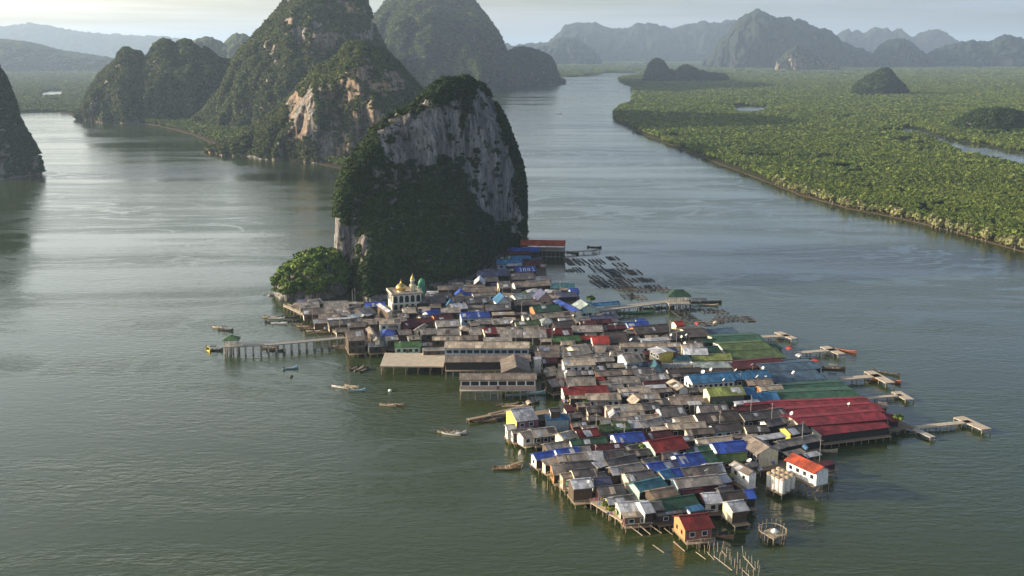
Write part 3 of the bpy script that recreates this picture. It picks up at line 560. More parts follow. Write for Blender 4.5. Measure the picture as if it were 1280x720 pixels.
def wall_mesh(L, W, ze, rise, kind, rf=.5, z0=FLOORZ, inx=.3, iny=.95):
    iny = min(iny, W * .2); x0, x1, y0, y1 = -L / 2 + inx, L / 2 - inx, iny, W - iny; mb = MB(); e = .05; yr = W * rf
    zf = ze + (rise * iny / yr if kind in 'gh' else rise * iny / W if kind == 's' else 0) - e; zb = zf if kind != 's' else ze + rise * (W - iny) / W - e
    if kind == 'h' or kind == 'x': zf = zb = ze - e
    if kind == 'f':
        zs = ze + rise * inx / (L / 2) - e; zt = ze + rise - e
        for y in (y0, y1): mb.face([(x0, y, z0), (x1, y, z0), (x1, y, zs), (0, y, zt), (x0, y, zs)])
        for x in (x0, x1): mb.face([(x, y0, z0), (x, y1, z0), (x, y1, zs), (x, y0, zs)])
    else:
        mb.face([(x0, y0, z0), (x1, y0, z0), (x1, y0, zf), (x0, y0, zf)]); mb.face([(x1, y1, z0), (x0, y1, z0), (x0, y1, zb), (x1, y1, zb)])
        for x in (x0, x1):
            q = [(x, y0, z0), (x, y1, z0), (x, y1, zb)] + ([(x, yr, ze + rise - e)] if kind == 'g' else []) + [(x, y0, zf)]; mb.face(q)
    mb.face([(x0, y0, z0), (x1, y0, z0), (x1, y1, z0), (x0, y1, z0)]); return mb
STILT = MB().bar((0, 0, -2.2), (0, 0, 0), .24, n=6).mesh('stilt'); STILT.materials.append(WOOD)
WINM = MB().box(-.5, .5, -.05, .03, -.5, .5).mesh('window'); WINM.materials.append(WIN)
WFR = MB(); [WFR.box(*q) for q in ((-.58, .58, -.07, .02, .5, .58), (-.58, .58, -.1, .02, -.6, -.5), (-.58, -.5, -.07, .02, -.5, .5), (.5, .58, -.07, .02, -.5, .5))]; WFR = WFR.mesh('frame'); WFR.materials.append(TRIM)
DOORM = MB().box(-.45, .45, -.06, .02, 0, 1.95).mesh('door'); DOORM.materials.append(simple('door_brown', (.13, .07, .04), .7))
def child(name, me, par, loc, rot=(0, 0, 0), sc=(1, 1, 1)):
    o = bpy.data.objects.new(name, me); COL.objects.link(o); o.parent = par; o.location = loc; o.rotation_euler = rot; o.scale = sc; return o
def building(a, b_, W, ze, rise, kind, rc, wc, o):
    """a, b_: the ends of the front eave (world x, y), W: depth away from it"""
    a, b_ = Vector(a), Vector(b_); d = b_ - a; L = d.length; rz = math.atan2(d.y, d.x); c = (a + b_) / 2
    rf = o.get('rf', .5); z0 = o.get('z0', FLOORZ); r = empty(o.get('n') or ('lean_to' if kind == 's' else 'hut' if L <= 6 else 'longhouse' if L > 26 else 'stilt_house'), (c.x, c.y, z0), rz); off = -z0
    def loc(ob): ob.location = (0, 0, off); return ob
    rm = RM[rc]; loc(roof_mesh(L, W, ze, rise, kind, rf=rf).build('roof', rm, r))
    open_ = o.get('open', False)
    if kind in 'gs' and not o.get('cat') and L > 4.5:      # mended with odd sheets
        sl_ = rise / (W * rf if kind == 'g' else W); ln = (W * rf if kind == 'g' else W); al_ = math.atan(sl_)
        for k in range(random.choice((0, 1, 1, 2, 3))):
            pw, pd = random.uniform(.9, 2.6), min(ln * .9, random.uniform(1.2, 3.2)); x = random.uniform(-L / 2 + pw / 2, L / 2 - pw / 2); y = random.uniform(pd / 2, ln - pd / 2) * cos(al_)
            q = MB().box(-pw / 2, pw / 2, -pd / 2, pd / 2, 0, .035).build('roof_sheet', RM[random.choice('wwtgdbC') if rc in 'gdbtC' else random.choice((rc, rc, 'w'))], r); q.location = (x, y, off + ze + y * sl_ + .165 / cos(al_)); q.rotation_euler = (al_, 0, random.uniform(-.02, .02))
    if not open_:
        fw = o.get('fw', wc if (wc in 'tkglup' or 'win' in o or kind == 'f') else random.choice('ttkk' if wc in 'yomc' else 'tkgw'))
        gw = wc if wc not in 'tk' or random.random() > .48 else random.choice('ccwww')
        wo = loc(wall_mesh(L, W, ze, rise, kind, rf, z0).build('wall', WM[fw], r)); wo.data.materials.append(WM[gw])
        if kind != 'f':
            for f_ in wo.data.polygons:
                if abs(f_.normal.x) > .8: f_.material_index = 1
        nw = o.get('win', -1); lx = L - 1.2; wh = ze - z0
        if nw < 0: nw = int(L / 3.4) if random.random() < .62 else 0
        ww = min(o.get('ww', 1.25), lx / max(nw, 1) * (.86 if 'ww' in o else .62)); zc = ze - min(1.45, wh * .47)
        for k in range(nw):
            x = -lx / 2 + lx * (k + .5) / nw
            w = child('window', WINM, r, (x, min(.95, W * .2), zc + off), (0, 0, 0), (ww, 1, min(o.get('wt', 1.15), wh * .42)))
            if o.get('fr') or (L > 6 and c.y < 400): child('frame', WFR, w, (0, 0, 0))
            if wh > 4.6: child('window', WINM, r, (x, min(.95, W * .2), zc - 2.7 + off), (0, 0, 0), (ww, 1, 1.1))
        if kind in 'gsh' and o.get('lw', random.random() < .4):
            for k in range(1 if W < 7 else 2): child('window', WINM, r, (-L / 2 + .3, W * (k + 1) / (2 if W < 7 else 3), zc + off), (0, 0, -pi / 2), (1.0, 1, min(1.1, wh * .4)))
        if nw and random.random() < .5: child('door', DOORM, r, (-lx / 2 + lx / nw * int(nw / 2 + .5) - lx / nw * 0 - (lx / nw) * .0, min(.95, W * .2), 0), (0, 0, 0), (1, 1, min(1, (wh - .3) / 2)))
    else:
        for k in range(max(3, int(L / 5) + 1)):
            for y in (.5, W - .5): pm = child('post', STILT, r, (-L / 2 + .5 + (L - 1) * k / max(2, int(L / 5)), y, ze + off + .1), (0, 0, 0), (1.2, 1.2, (ze - z0) / 2.2))
    # the deck the house stands on and its stilts, where water shows under it
    if o.get('s'):
        q = o.get('dk', .9); pl = MB().box(-L / 2 + .1, L / 2 - .1, .1 - q, W - .1, -.22, -.02).build('platform', WOOD if o.get('s') != 2 else CONC, r)
        nx = max(2, int(L / 2.6) + 1)
        for k in range(nx):
            for y in ((.3 - q, W * .5, W - .4) if W > 6 else (.3 - q, W - .4)):
                child('stilt', STILT, r, (-L / 2 + .4 + (L - .8) * k / (nx - 1), y, -.2), (random.uniform(-.04, .04), random.uniform(-.04, .04), 0), (1, 1, (z0 + .6) / 2.2))
        if o.get('rail', random.random() < .45 and 'n' not in o):
            mb = MB(); [mb.bar((x, .15 - q, 0), (x, .15 - q, 1.0), .1) for x in np.linspace(-L / 2 + .2, L / 2 - .2, nx)]; mb.bar((-L / 2 + .1, .15 - q, 1.0), (L / 2 - .1, .15 - q, 1.0), .1); mb.build('railing', TIMB, r)
    return r
def H(ax, ay, bx, by, h, rc='g', wc='t', kind='g', e=5.0, p=None, **o):
    if o.get('s') and e == 5.0: e = 3.9
    if o.get('s') and 'z0' not in o: o['z0'] = 1.3
    A_, B_ = P(ax, ay, e), P(bx, by, e)
    if o.get('long') and kind != 'f': pass
    c = (A_ + B_) / 2; dep = math.atan2(CAMZ - c.z, c.y); t = (c - Vector((0, 0, CAMZ))).length; ppm = F / t
    p = p if p is not None else dict(g=23, s=9, h=24, f=26, x=2).get(kind, 22); tp = tan(R(p)); L = (B_ - A_).length
    if 'w3' in o:                             # a third eave corner, beside b, gives the depth
        C_ = P(*o['w3'], e).xy; d = (B_.xy - A_.xy).normalized(); nn = Vector((-d.y, d.x)); W = (C_ - B_.xy).dot(nn)
        if W < 0: A_, B_ = B_, A_; W = -W
        W = max(3, W); rise = W * .5 * tp
    elif kind == 'f':
        W = o.get('dep', 9.0); rise = h / ppm / cos(dep)
    else:
        df = h / ppm / (sin(dep) + tp * cos(dep)); W = df if kind in 'sx' else df * 2; W = min(max(W, 2.6), 17); rise = (W if kind == 's' else W * .5) * tp
        if kind == 'x': rise = 0
    FOOT.append((A_.xy.copy(), B_.xy.copy(), W)); ob = building(A_.xy, B_.xy, W, e, rise, kind, rc, wc, o)
    big = L > 26; nm = o.get('desc')
    if not nm:
        sh = dict(g='gabled', s='lean-to', h='hip-roofed', f='gable-fronted', x='flat-roofed')[kind]
        nm = f"{RN[rc]} {'patched tarp' if rc == 'H' else sh} {'longhouse' if big else 'house' if L > 6 else 'hut'}" + (f" with {WN[wc]} wall" if wc in 'wcypolm' else '')
    kd_ = ob.name.split('.')[0]; ob['category'] = o.get('cat', dict(lean_to='lean-to', hut='hut', longhouse='longhouse').get(kd_, 'house')); ob['group'] = o.get('grp', dict(lean_to='lean-tos between the houses', hut='small huts between the houses', longhouse='longhouses of the village').get(kd_, 'stilt houses of the village'))
    ALL.append((ob, (ax + bx) / 2, (ay + by) / 2 - h / 2, nm, o.get('lm'))); return ob
# ---- every house by its front eave in the photograph: left end, right end, height of the front roof slope, roof, wall
h = H
# far quarter at the islet's foot
oh = h(650, 307, 706, 308, 7, 'O', 'k', e=7.0, open=True, z0=4.4, s=2, n='pier_hall', lm='open orange-red hall', desc='orange-red roofed open pier hall under the cliff', cat='hall')
h(637, 315, 674, 315, 5, 'B', 'k', e=6); h(629, 319, 665, 318, 4, 'M', 'k', e=5); h(631, 324, 652, 324, 4, 'G', 'k'); h(640, 324.5, 664, 324, 4, 'L', 'k')
h(622, 331, 654, 330, 6, 'L', 'l'); h(634, 333, 652.5, 332.5, 3, 'w', 'k', 's'); h(655, 333, 681, 332, 6, 'M', 'k', s=1)
bill = h(645, 341, 671, 340, 7, 'B', 'k', lm='lettered blue roof', desc='blue roofed house with big white letters on it', p=30)
h(597, 346, 620, 345.5, 7, 'P', 'k'); h(619, 345.5, 638, 345, 8, 'P', 'k'); h(624, 361, 640, 360.5, 9, 'd', 'k', e=6.5); h(602, 353, 624, 352, 6, 'd', 'k'); h(640, 350, 669, 349, 8, 'b', 'k'); h(668, 352, 690, 351, 6, 'g', 't', s=1)
h(645, 360, 690, 357, 7, 'b', 'k'); h(592, 357, 606, 357, 6, 'w', 'g', 'f', e=6, dep=12); h(579, 361, 606, 361, 5, 'b', 'k'); h(580, 366, 622, 364.5, 6, 'b', 'k')
h(592, 371, 621, 369, 4, 'b', 'w', e=6.5, win=4); h(567, 372, 583, 372, 7, 'B', 'c', 'f', dep=9); h(583, 371, 593, 370.5, 5, 'B', 'k')
h(660, 366.5, 680, 365.5, 5, 'w', 'w', 'h'); h(688, 361, 719, 360.6, 6, 'T', 'c', s=1, lm='teal bay house', desc='teal gabled house with cream wall'); h(714, 367, 725, 366.5, 6, 'B', 'l', s=1)
h(645, 375, 672, 372, 7, 'E', 'w', win=4); h(621, 380, 640, 379, 8, 'L', 'w', 'f', dep=10, win=1, e=6); h(672, 376, 692, 375, 9, 'P', 'p', 'f', dep=10, win=1, e=6.5, lm='pink gable-fronted house', desc='purple-roofed house with pink gable front')
h(696, 372.5, 722, 371, 6, 'P', 'r', s=1); h(717.5, 390.5, 687.5, 375.5, 6, 'B', 'k', w3=(699, 374.5), p=16, e=6, lm='long deep blue roof', desc='long deep blue roofed house running away from the bay')
h(610, 389, 639, 387.5, 8, 'd', 'k'); h(644, 382.5, 678, 380.5, 7, 'b', 'k'); h(615, 394.5, 643, 394, 4, 't', 't', 's'); h(669, 391.5, 703, 389, 9, 'D', 'o', lm='green roof with orange gable', desc='dark green gabled house with orange wood gable')
h(666, 400, 714, 395.5, 6, 't', 't'); h(677, 405, 693, 404.5, 7, 'E', 'w', 'h', win=2, e=6); h(719, 391, 751, 389, 9, 'E', 'm', 'f', dep=11, win=4, e=5); h(720, 383, 741, 383, 5, 'T', 'k')
h(741, 383.5, 776, 380.5, 4, 'L', 'k', s=1, open=True); h(735, 400, 753, 399, 4, 'P', 'l'); h(752, 399.5, 774.5, 398, 5, 'P', 'l', s=1); h(726, 407.5, 745.5, 407, 6, 'M', 'c'); h(746, 405, 766, 404, 5, 'M', 'c', s=1)
h(616, 406, 641, 405, 7, 'g', 't'); h(645, 407.5, 675, 406, 5, 'V', 'w', win=5); h(596, 406, 616, 405, 6, 'g', 't'); h(625, 422.5, 653, 422.5, 10, 'g', 't'); h(654, 423, 684, 422.5, 10, 'g', 't'); h(685, 421, 705, 419, 9, 'R', 'w')
h(704, 420, 717, 419, 9, 'M', 'k'); h(696, 411.5, 721, 409, 9, 'C', 'k'); h(717, 416, 755, 415, 8, 'g', 'k'); h(692, 428, 727, 426, 6, 'G', 't', lm='grass green roof', desc='grass green gabled house')
h(741, 431, 763, 430.6, 10, 'A', 'w', lm='scarlet roof', desc='scarlet gabled house with white gable'); h(726, 425, 741, 424.5, 4, 'A', 'k'); h(606, 418.5, 622.5, 417.5, 8, 'R', 'c', e=6)
h(721, 404, 740, 402, 6, 'g', 't'); h(700, 403, 718, 402, 5, 'g', 'w')
# beside the mosque
h(483, 409.5, 497, 409.5, 6, 'b', 't'); h(477, 421, 496, 420, 9, 'B', 'l', 'h', lm='blue hipped pavilion', desc='bright blue hip-roofed pavilion with pale blue wall')
h(484, 391, 470, 381, 8, 'w', 'c', w3=(473, 378.5), e=7, p=18, desc='pale metal roofed house with tall cream wall'); h(474, 406, 501.5, 405, 7, 't', 'w', e=7, win=3, lm='two-storey white house', desc='two-storey white house under tan roof')
h(511, 411, 528, 407, 9, 'r' if False else 'M', 'r'); h(519, 405, 543, 403, 6, 'M', 'r'); h(545, 402, 568, 399.5, 8, 'M', 'o', lm='maroon roof with orange gable', desc='maroon gabled house with orange gable'); h(537.5, 396, 552.5, 393.5, 7, 'B', 'w')
h(577, 398.5, 596, 397.5, 7, 'B', 'l', e=7, win=2, lm='twin blue houses', desc='bright blue gabled house with pale blue wall and dark windows'); h(597, 397.5, 613.5, 396.5, 7, 'B', 'l', e=7, win=1)
h(546, 409.5, 575, 408, 8, 'g', 't'); h(546, 419.5, 575, 419, 8, 'g', 't'); h(540, 426, 575, 425.6, 5, 't', 't'); h(575.6, 426, 598, 425.6, 6, 'b', 't'); h(575.6, 414.5, 588.5, 414, 7, 't', 't', 'h'); h(588, 419.5, 603, 418.5, 9, 'g', 't')
h(604, 427, 640, 426.5, 5, 'g', 't', 's'); h(492.5, 435, 526, 434.5, 7, 'G', 'm', win=4, lm='green pier house', desc='grass green gabled house with mint wall'); h(499, 419.5, 515.5, 418.5, 6, 'g', 't'); h(484, 426.5, 499, 425, 5, 't', 't'); h(511, 425.6, 525.5, 424.5, 5, 't', 't')
h(524, 414.5, 535, 407, 5, 't', 't', w3=(533, 405), e=5.5); h(566, 387.5, 585.5, 386, 7, 'w', 'g'); h(557, 384, 567, 384, 6, 'L', 'w', 'f', dep=8); h(532.5, 368, 547, 368, 4, 'w', 'w', 's', e=6)
h(524, 379.5, 558, 379, 8, 'd', 'k'); h(546, 374, 566, 373, 7, 'd', 'k'); h(560, 363, 580, 362, 6, 'd', 'k'); h(548, 363, 561, 362.5, 5, 'b', 'k'); h(505, 392.5, 521, 391.5, 7, 't', 'c'); h(523, 390.5, 538, 390, 6, 't', 't'); h(551, 391.5, 576, 391, 6, 'g', 't'); h(585, 380, 612, 378, 7, 'd', 'k')
h(526, 419, 546, 418, 7, 'g', 't'); h(498, 398.5, 512, 397.5, 6, 'b', 't'); h(528, 400, 540, 398, 5, 'g', 't'); h(571, 376, 600, 375, 5, 'b', 'w', win=3)
# west arm along the boardwalk
h(375, 386, 400, 384.5, 8, 'g', 'g'); h(391, 381.5, 405.5, 379, 6, 't', 't'); h(405, 387.5, 436.5, 386, 10, 'g', 'g'); h(379, 394.5, 406.5, 393, 8, 'b', 'c'); h(407, 393, 418, 392.5, 5, 't', 't'); h(417.5, 391.5, 438, 391, 6, 'g', 'g')
h(397.5, 399.5, 424, 399, 7, 'b', 'r'); h(424, 396.5, 437, 395.5, 5, 't', 't'); h(409, 402, 438, 400.5, 4, 'w', 'l', 's'); h(411, 408, 440, 406, 7, 'd', 'c'); h(439, 393, 451, 390.5, 8, 'g', 'g'); h(441, 399, 458, 394.5, 5, 'w', 't', 's', p=14); h(459.5, 395.5, 467, 393, 5, 'w', 't', 's')
h(455, 395, 471, 391.5, 9, 'g', 't'); h(435, 410, 458, 408.5, 6, 'b', 't'); h(456, 406.5, 472, 405.5, 6, 't', 't'); h(435, 427, 457, 425.5, 13, 'b', 't', e=6.5, s=1, lm='boardwalk end house', desc='big brown-grey gabled house over the water'); h(467, 427, 457, 411.5, 8, 't', 't', w3=(466.5, 424), e=6, p=30)
h(461, 434.5, 480.5, 433, 6, 'g', 'w', s=1); h(456, 384.5, 482, 383.5, 6, 'B', 'y', lm='yellow-gabled blue roof', desc='bright blue gabled house with yellow gable'); h(440, 403.5, 455, 402, 5, 'd', 't'); h(470, 433, 483, 432, 4, 'd', 'k', s=1); h(446, 434, 458, 433, 3, 'g', 'k', 's', s=1, e=3.8)
h(392, 405, 410, 404, 5, 'g', 'c'); h(420, 416, 436, 415, 5, 'b', 'c')
# back bay
h(759, 412.5, 784.5, 411, 5, 'M', 'c'); h(786, 409.5, 813, 407.5, 6, 'B', 'l', s=1, lm='bright blue bay roof', desc='bright blue gabled house on the bay'); h(796, 403, 808, 402.5, 4, 'B', 'l', s=1); h(796, 418.5, 840.5, 415, 10, 'C', 'o', lm='long roof with orange gable', desc='long blackish roofed house with orange gable')
h(802, 427.5, 840, 425, 4, 'w', 'w', 's'); h(787, 427, 802, 425.5, 5, 'd', 'l', win=1); h(759, 429.5, 786, 428, 13, 'C', 'k'); h(846, 408, 857, 407, 6, 'A', 'c', s=1); h(840, 425.5, 863, 420.5, 7, 'b', 'k'); h(775, 434.5, 852, 434, 5, 't', 'w', win=6, desc='long tan roofed house with a row of dark windows')
h(853, 436, 880, 434.5, 5, 't', 'c'); h(822, 443, 809, 436.5, 6, 'w', 'y', w3=(836, 436), e=8.5, p=8, fw='g', lm='yellow-walled tall house', desc='tall yellow-walled house with pale roof', win=3); h(826, 443.5, 849, 440, 6, 'P', 'k'); h(828, 445.5, 847, 444.5, 6, 'A', 'o', 'h', e=7)
h(842, 451.5, 866, 451, 7, 'T', 'c', 'h', e=6, win=3, lm='teal hipped roof', desc='teal hip-roofed house with cream wall'); h(829, 457.5, 866, 456.5, 3, 'w', 'c', 'x', e=5.2, win=6); h(856, 444, 886, 444, 8, 'w', 'w', e=6.5); h(866, 451.5, 916, 450.5, 8, 'Y', 'y', win=6, lm='yellow-green roof', desc='long yellow-green gabled house')
h(868, 460.5, 917, 460, 7, 'E', 'w', win=5, desc='long mint-grey gabled house with white wall'); h(784, 454.5, 805, 452.5, 12, 'g', 'l', e=7, win=1); h(811, 455, 828, 454.5, 4, 'p' if False else 'K', 'p'); h(813.5, 464, 829, 464, 7, 'T', 'l', 'f', dep=8)
h(801, 459, 812, 458, 5, 'S', 'l'); h(740, 440.5, 755, 442, 8, 'g', 't'); h(754, 439.5, 776, 438.5, 6, 't', 't'); h(740, 453.5, 769, 451.5, 6, 'g', 't'); h(759, 460.5, 783, 459.5, 5, 't', 't'); h(743, 464, 758, 463, 6, 'd', 'k')
h(746, 471.5, 795, 468.5, 7, 'b', 'o', desc='long brown-grey roofed house with orange gable'); h(794, 469.5, 821, 468, 8, 'd', 't'); h(836, 468, 878, 465.5, 6, 'C', 'w'); h(837.5, 473, 861, 470.5, 5, 'C', 'k'); h(879, 466, 916, 465, 4, 'C', 'k')
h(866, 480.5, 920.5, 476, 11, 'L', 'w', win=8, e=6, lm='long sky blue roof', desc='long sky blue gabled house with white wall'); h(919, 475.5, 965, 472, 9, 'L', 'w', e=6); h(801, 477, 838, 474, 7, 'g', 't'); h(805, 481.5, 832.5, 480, 4, 'M', 'k'); h(808, 486, 834, 485, 3, 'w', 'w', 's')
h(762, 480.5, 801.5, 479, 8, 'g', 't'); h(751, 483, 763.5, 481.5, 5, 't', 't'); h(747, 477, 757, 476, 5, 'A', 'o', e=5.5); h(846.5, 488.5, 832, 478.5, 8, 't', 'w', w3=(863, 486.5), p=24, e=5.5, lm='tan white-gabled house', desc='tan gabled house with bright white gable')
h(760, 489.5, 782, 487.5, 8, 'g', 't'); h(775, 493, 815, 491, 7, 't', 't'); h(787, 486, 806, 485, 5, 'g', 't'); h(815, 492, 842, 490, 5, 'b', 'r'); h(705, 494.5, 762, 492, 10, 'R', 't', lm='long inlet red roof', desc='long red gabled house by the inlet')
h(734, 501, 777, 500, 8, 't', 'w', win=5); h(712, 499, 733, 498.5, 4, 't', 'c'); h(778, 496.5, 800, 495, 5, 'g', 'k')
# halls on the west water
h(555, 435.8, 662, 436, 8, 't', 'l', e=7.2, win=12, ww=2.0, n='pier_hall', s=1, lm='upper pier hall', desc='long tan-grey pier hall with blue-grey arcade', cat='hall', p=20); h(556, 453.5, 664, 452.5, 9, 'b', 'k', e=6.2, win=0, z0=3.2, n='pier_hall', s=1, desc='long brown-grey pier hall standing over black water', cat='hall', p=20)
fh = h(574, 475.5, 671, 475, 8, 'b', 'p', e=7.0, win=8, ww=3.6, wt=1.7, z0=3.4, n='pier_hall', s=2, lm='front pier hall', desc='front pier hall with row of big dark windows', cat='hall', p=22)
h(627, 466.5, 664, 466, 7, 'b', 'g', 'f', e=7.4, dep=17, n='pier_hall', desc='gable-fronted cross hall behind the front pier hall', cat='hall')
h(669, 447.5, 700, 447, 8, 'b', 't'); h(673, 440.5, 700, 440, 8, 'b', 't'); h(641, 434.5, 661, 434, 4, 'b', 't'); h(667.5, 450, 677.5, 449.5, 3, 'w', 'w', 's', e=6.6, win=0, s=1); h(686, 465.5, 697.5, 463, 5, 't', 't', s=1); h(684, 471.5, 697.5, 469, 5, 't', 't', s=1); h(690, 484.5, 701, 483, 9, 'g', 'k', s=1); h(678, 455, 697, 454, 6, 'k' if False else 'M', 'k')
h(702, 439.5, 713, 437, 7, 't', 't', 'h'); h(741, 441.5, 722, 444.5, 8, 't', 't', w3=(727, 431)) if False else h(722, 444.5, 742, 441.5, 12, 't', 'c'); h(702, 446.5, 724, 444.5, 6, 'g', 't'); h(705, 450, 750, 447.5, 4, 'g', 't'); h(705, 458, 745, 456.5, 8, 't', 'w', e=6.4, win=4); h(707, 470.5, 721, 470, 7, 'g', 't'); h(709, 484.5, 746, 484, 12, 'g', 't'); h(722, 470, 745, 468.5, 6, 'd', 'k')
# middle rows
h(760, 516, 806, 513, 8, 't', 'c', lm='tan ridge row', desc='tan long-ridged house with cream gable'); h(776, 522.5, 808, 520.5, 6, 't', 't'); h(762, 522.8, 775, 522.6, 5, 'w', 'w', 'f', dep=5); h(766, 528, 826, 523, 5, 't', 't'); h(787, 500.5, 826, 499, 7, 't', 't'); h(792, 507, 807, 505.5, 6, 't', 't', 'f', dep=6)
h(769, 538.5, 789, 537, 9, 'G', 'g', win=2, lm='middle bright green roof', desc='grass green gabled house in the middle rows'); h(752, 541.5, 768.5, 539, 9, 'V', 'g'); h(789, 536, 806, 535, 9, 'w', 'o', desc='pale metal roofed house with orange-red wall'); h(804.5, 536, 833, 530.5, 9, 'g', 't')
h(836, 538, 884.5, 535.5, 8, 't', 't'); h(860, 544.5, 894.5, 542, 7, 'b', 't'); h(816, 539.5, 836, 538, 4, 't', 'c', 's'); h(771.5, 555.5, 808.5, 552, 12, 'B', 'w', win=5, e=5.6, lm='many-windowed blue house', desc='bright blue gabled house above a row of windows'); h(808, 550.5, 843, 546.5, 9, 'M', 'k')
h(820, 567.5, 863, 561, 16, 'R', 'm', e=6, lm='mint-gabled red house', desc='big red gabled house with mint gable'); h(725, 548.5, 752.5, 545, 10, 'R', 'c', lm='western red roof', desc='red gabled house beside a tan one'); h(705, 551, 724, 546.5, 9, 't', 'c', e=5.6); h(715, 558, 760.5, 554, 7, 'D', 't'); h(740, 564.5, 779, 561, 7, 'M', 'k'); h(726, 566.5, 740, 565.5, 7, 'g', 't')
h(671, 576.5, 699, 572, 9, 'B', 'w', s=1, lm='western bright blue roof', desc='bright blue gabled house on the west edge'); h(698, 571.5, 727, 568, 9, 'B', 't', desc='bright blue roofed house, eastern half of a pair')
h(646, 528, 673.5, 524.5, 16, 'w', 'y', e=7, s=1, win=2, fw='u', lm='yellow-gabled white roof', desc='pale metal roofed house with yellow gable and plum wall'); h(673, 527, 687, 525, 7, 'd', 'u', s=1); h(634, 538.5, 646, 537.5, 7, 'w', 'w', s=1, e=4.5); h(641, 543, 668, 540, 5, 'g', 'w', s=1, e=4.2); h(668, 548, 699, 544.5, 11, 'g', 'k', s=1, win=3, rail=1); h(655, 549, 669, 546, 8, 't', 'w', s=1)
h(683, 526, 713, 525, 8, 'L', 'l', 'h', e=6, s=1, lm='pale blue hipped roof', desc='sky blue hip-roofed house with dark upper storey'); h(688, 516, 702, 515, 5, 'd', 'w', e=8.6, z0=6.2); h(684, 563.5, 714, 559, 8, 'g', 't', s=1); h(714, 524, 730, 522, 6, 'b', 't'); h(716, 535, 735, 533, 6, 'C', 'r')
# black roofs in the centre
h(876, 516.5, 912.5, 515, 9, 'd', 'w', win=4); h(919, 515.5, 966, 511, 6, 'M', 'y'); h(839, 507, 881.5, 505.5, 10, 'b', 't'); h(862, 507, 877.5, 506, 4, 'w', 'k', 's', e=5.4); h(820, 508, 838, 507, 8, 'd', 'k'); h(829, 522.5, 859.5, 520, 12, 'd', 'l'); h(832, 528, 858, 525.5, 3, 'w', 'l', 's', e=4.0); h(806, 514, 828, 512, 9, 'd', 't')
h(876, 531.5, 928.5, 525.5, 13, 'C', 'w', lm='long black roof', desc='long blackish roofed house with white gable'); h(894, 541, 930.5, 537, 9, 'C', 'l', win=3); h(932, 527.5, 986, 520, 10, 'd', 'k'); h(934, 541.5, 963, 540, 8, 'd', 'c'); h(962, 534.5, 988, 529, 8, 'd', 'k'); h(990, 545, 1015, 540, 10, 'd', 'y'); h(978, 560.5, 1027, 551, 8, 'g', 'k', s=1, desc='grey-green lean house roof over the eastern water')
h(950, 551.5, 984, 546.5, 6, 'w', 'k', 's'); h(930, 549, 950, 548, 4, 't', 'c', 's'); h(946, 569.5, 920.5, 553.5, 9, 'b', 'k', w3=(981, 567.5), p=24, e=6, s=1, lm='dark open boathouse', desc='big brown and black roofed boathouse with open front'); h(962, 566, 982, 560, 5, 't', 'y', 's', e=4.6); h(985, 571, 1008, 566, 4, 't', 't', 's', e=3.8, s=1)
h(887.5, 496.5, 933, 494, 11, 'Y', 'c', e=7.4, fw='g', lm='lime cream-gabled house', desc='big yellow-green gabled house with cream gable'); h(891.5, 504.5, 918, 503, 5, 'G', 'g'); h(932, 494.5, 946.5, 494, 9, 'L', 'k', e=6.5); h(944, 503.5, 976.5, 501.5, 11, 'L', 'w'); h(920, 506.5, 951.5, 504, 4, 'w', 'w', 's', e=5.4); h(936, 482.5, 968, 481, 7, 'b', 'k'); h(952, 489.5, 980.5, 487, 6, 't', 'o')
h(877, 490.5, 888, 489, 5, 'g', 'k')
# market halls on the east side
mk = dict(n='market_hall', cat='market hall', grp='market halls on the east side', p=8)
h(966, 479, 1033, 474.5, 12, 'S', 'k', **mk, s=1, win=0, lm='slate blue market roofs', desc='front slate blue market hall roof'); h(957, 465.5, 1028, 461, 9, 'S', 'k', **mk, win=0, desc='rear slate blue market hall roof'); h(983, 456.5, 1009, 454.5, 6, 'S', 'l', n='market_hall', cat='market hall', p=12, s=1, desc='short blue-grey market hall roof'); h(919, 462.5, 984, 456.5, 9, 'M', 'k', n='market_hall', cat='market hall', p=12, desc='long dark maroon market hall roof')
h(915, 450.5, 983, 447.5, 12, 'V', 'k', **mk, win=0, s=1, lm='olive green market roofs', desc='front olive green market hall roof'); h(906, 439.5, 966, 436, 9, 'V', 'k', **mk, win=0, desc='middle olive green market hall roof'); h(964, 437.5, 979, 436, 6, 'D', 'k', **mk, s=1, win=0, desc='short dark green market hall end roof'); h(897, 430.5, 958, 427.5, 9, 'D', 'k', **mk, win=0, desc='rear dark green market hall roof')
h(890, 422.5, 928, 419.5, 10, 'S', 'k', **mk, s=1, win=0, desc='slate-green market hall roof at the back'); h(862, 422, 890, 420.5, 10, 'C', 'k', **mk, win=0, desc='blackish market hall roof at the back'); h(872, 430, 897, 428.5, 5, 'D', 'k'); h(860, 434.5, 882, 433.5, 8, 'C', 'w'); h(884, 445.5, 905, 443.5, 11, 'D', 'w', desc='dark green gabled house with tall white gable')
h(974, 502, 1078, 497.5, 10, 'D', 'k', **mk, win=0, lm='dark green market roofs', desc='front dark green market hall roof with slots'); h(986, 491.5, 1064, 487, 9, 'D', 'k', **mk, s=1, win=0, desc='rear dark green market hall roof beside slate blue ones')
h(936, 513, 1092, 506.5, 8, 'K', 'k', **mk, win=0, desc='rearmost crimson market hall roof'); h(978, 523.5, 1107, 515, 10, 'K', 'k', **mk, win=0, desc='second crimson market hall roof from the back'); h(1001, 534, 1112, 524.5, 10, 'K', 'k', **mk, win=0, desc='third crimson market hall roof from the back')
h(1028, 545, 1114, 534.5, 11, 'K', 'k', **mk, s=1, win=0, lm='crimson market roofs', desc='front crimson market hall roof above dark water'); h(1112, 528, 1126, 526.5, 8, 'K', 'k', **mk, s=1, win=0, desc='short crimson market hall end roof by the long pier')
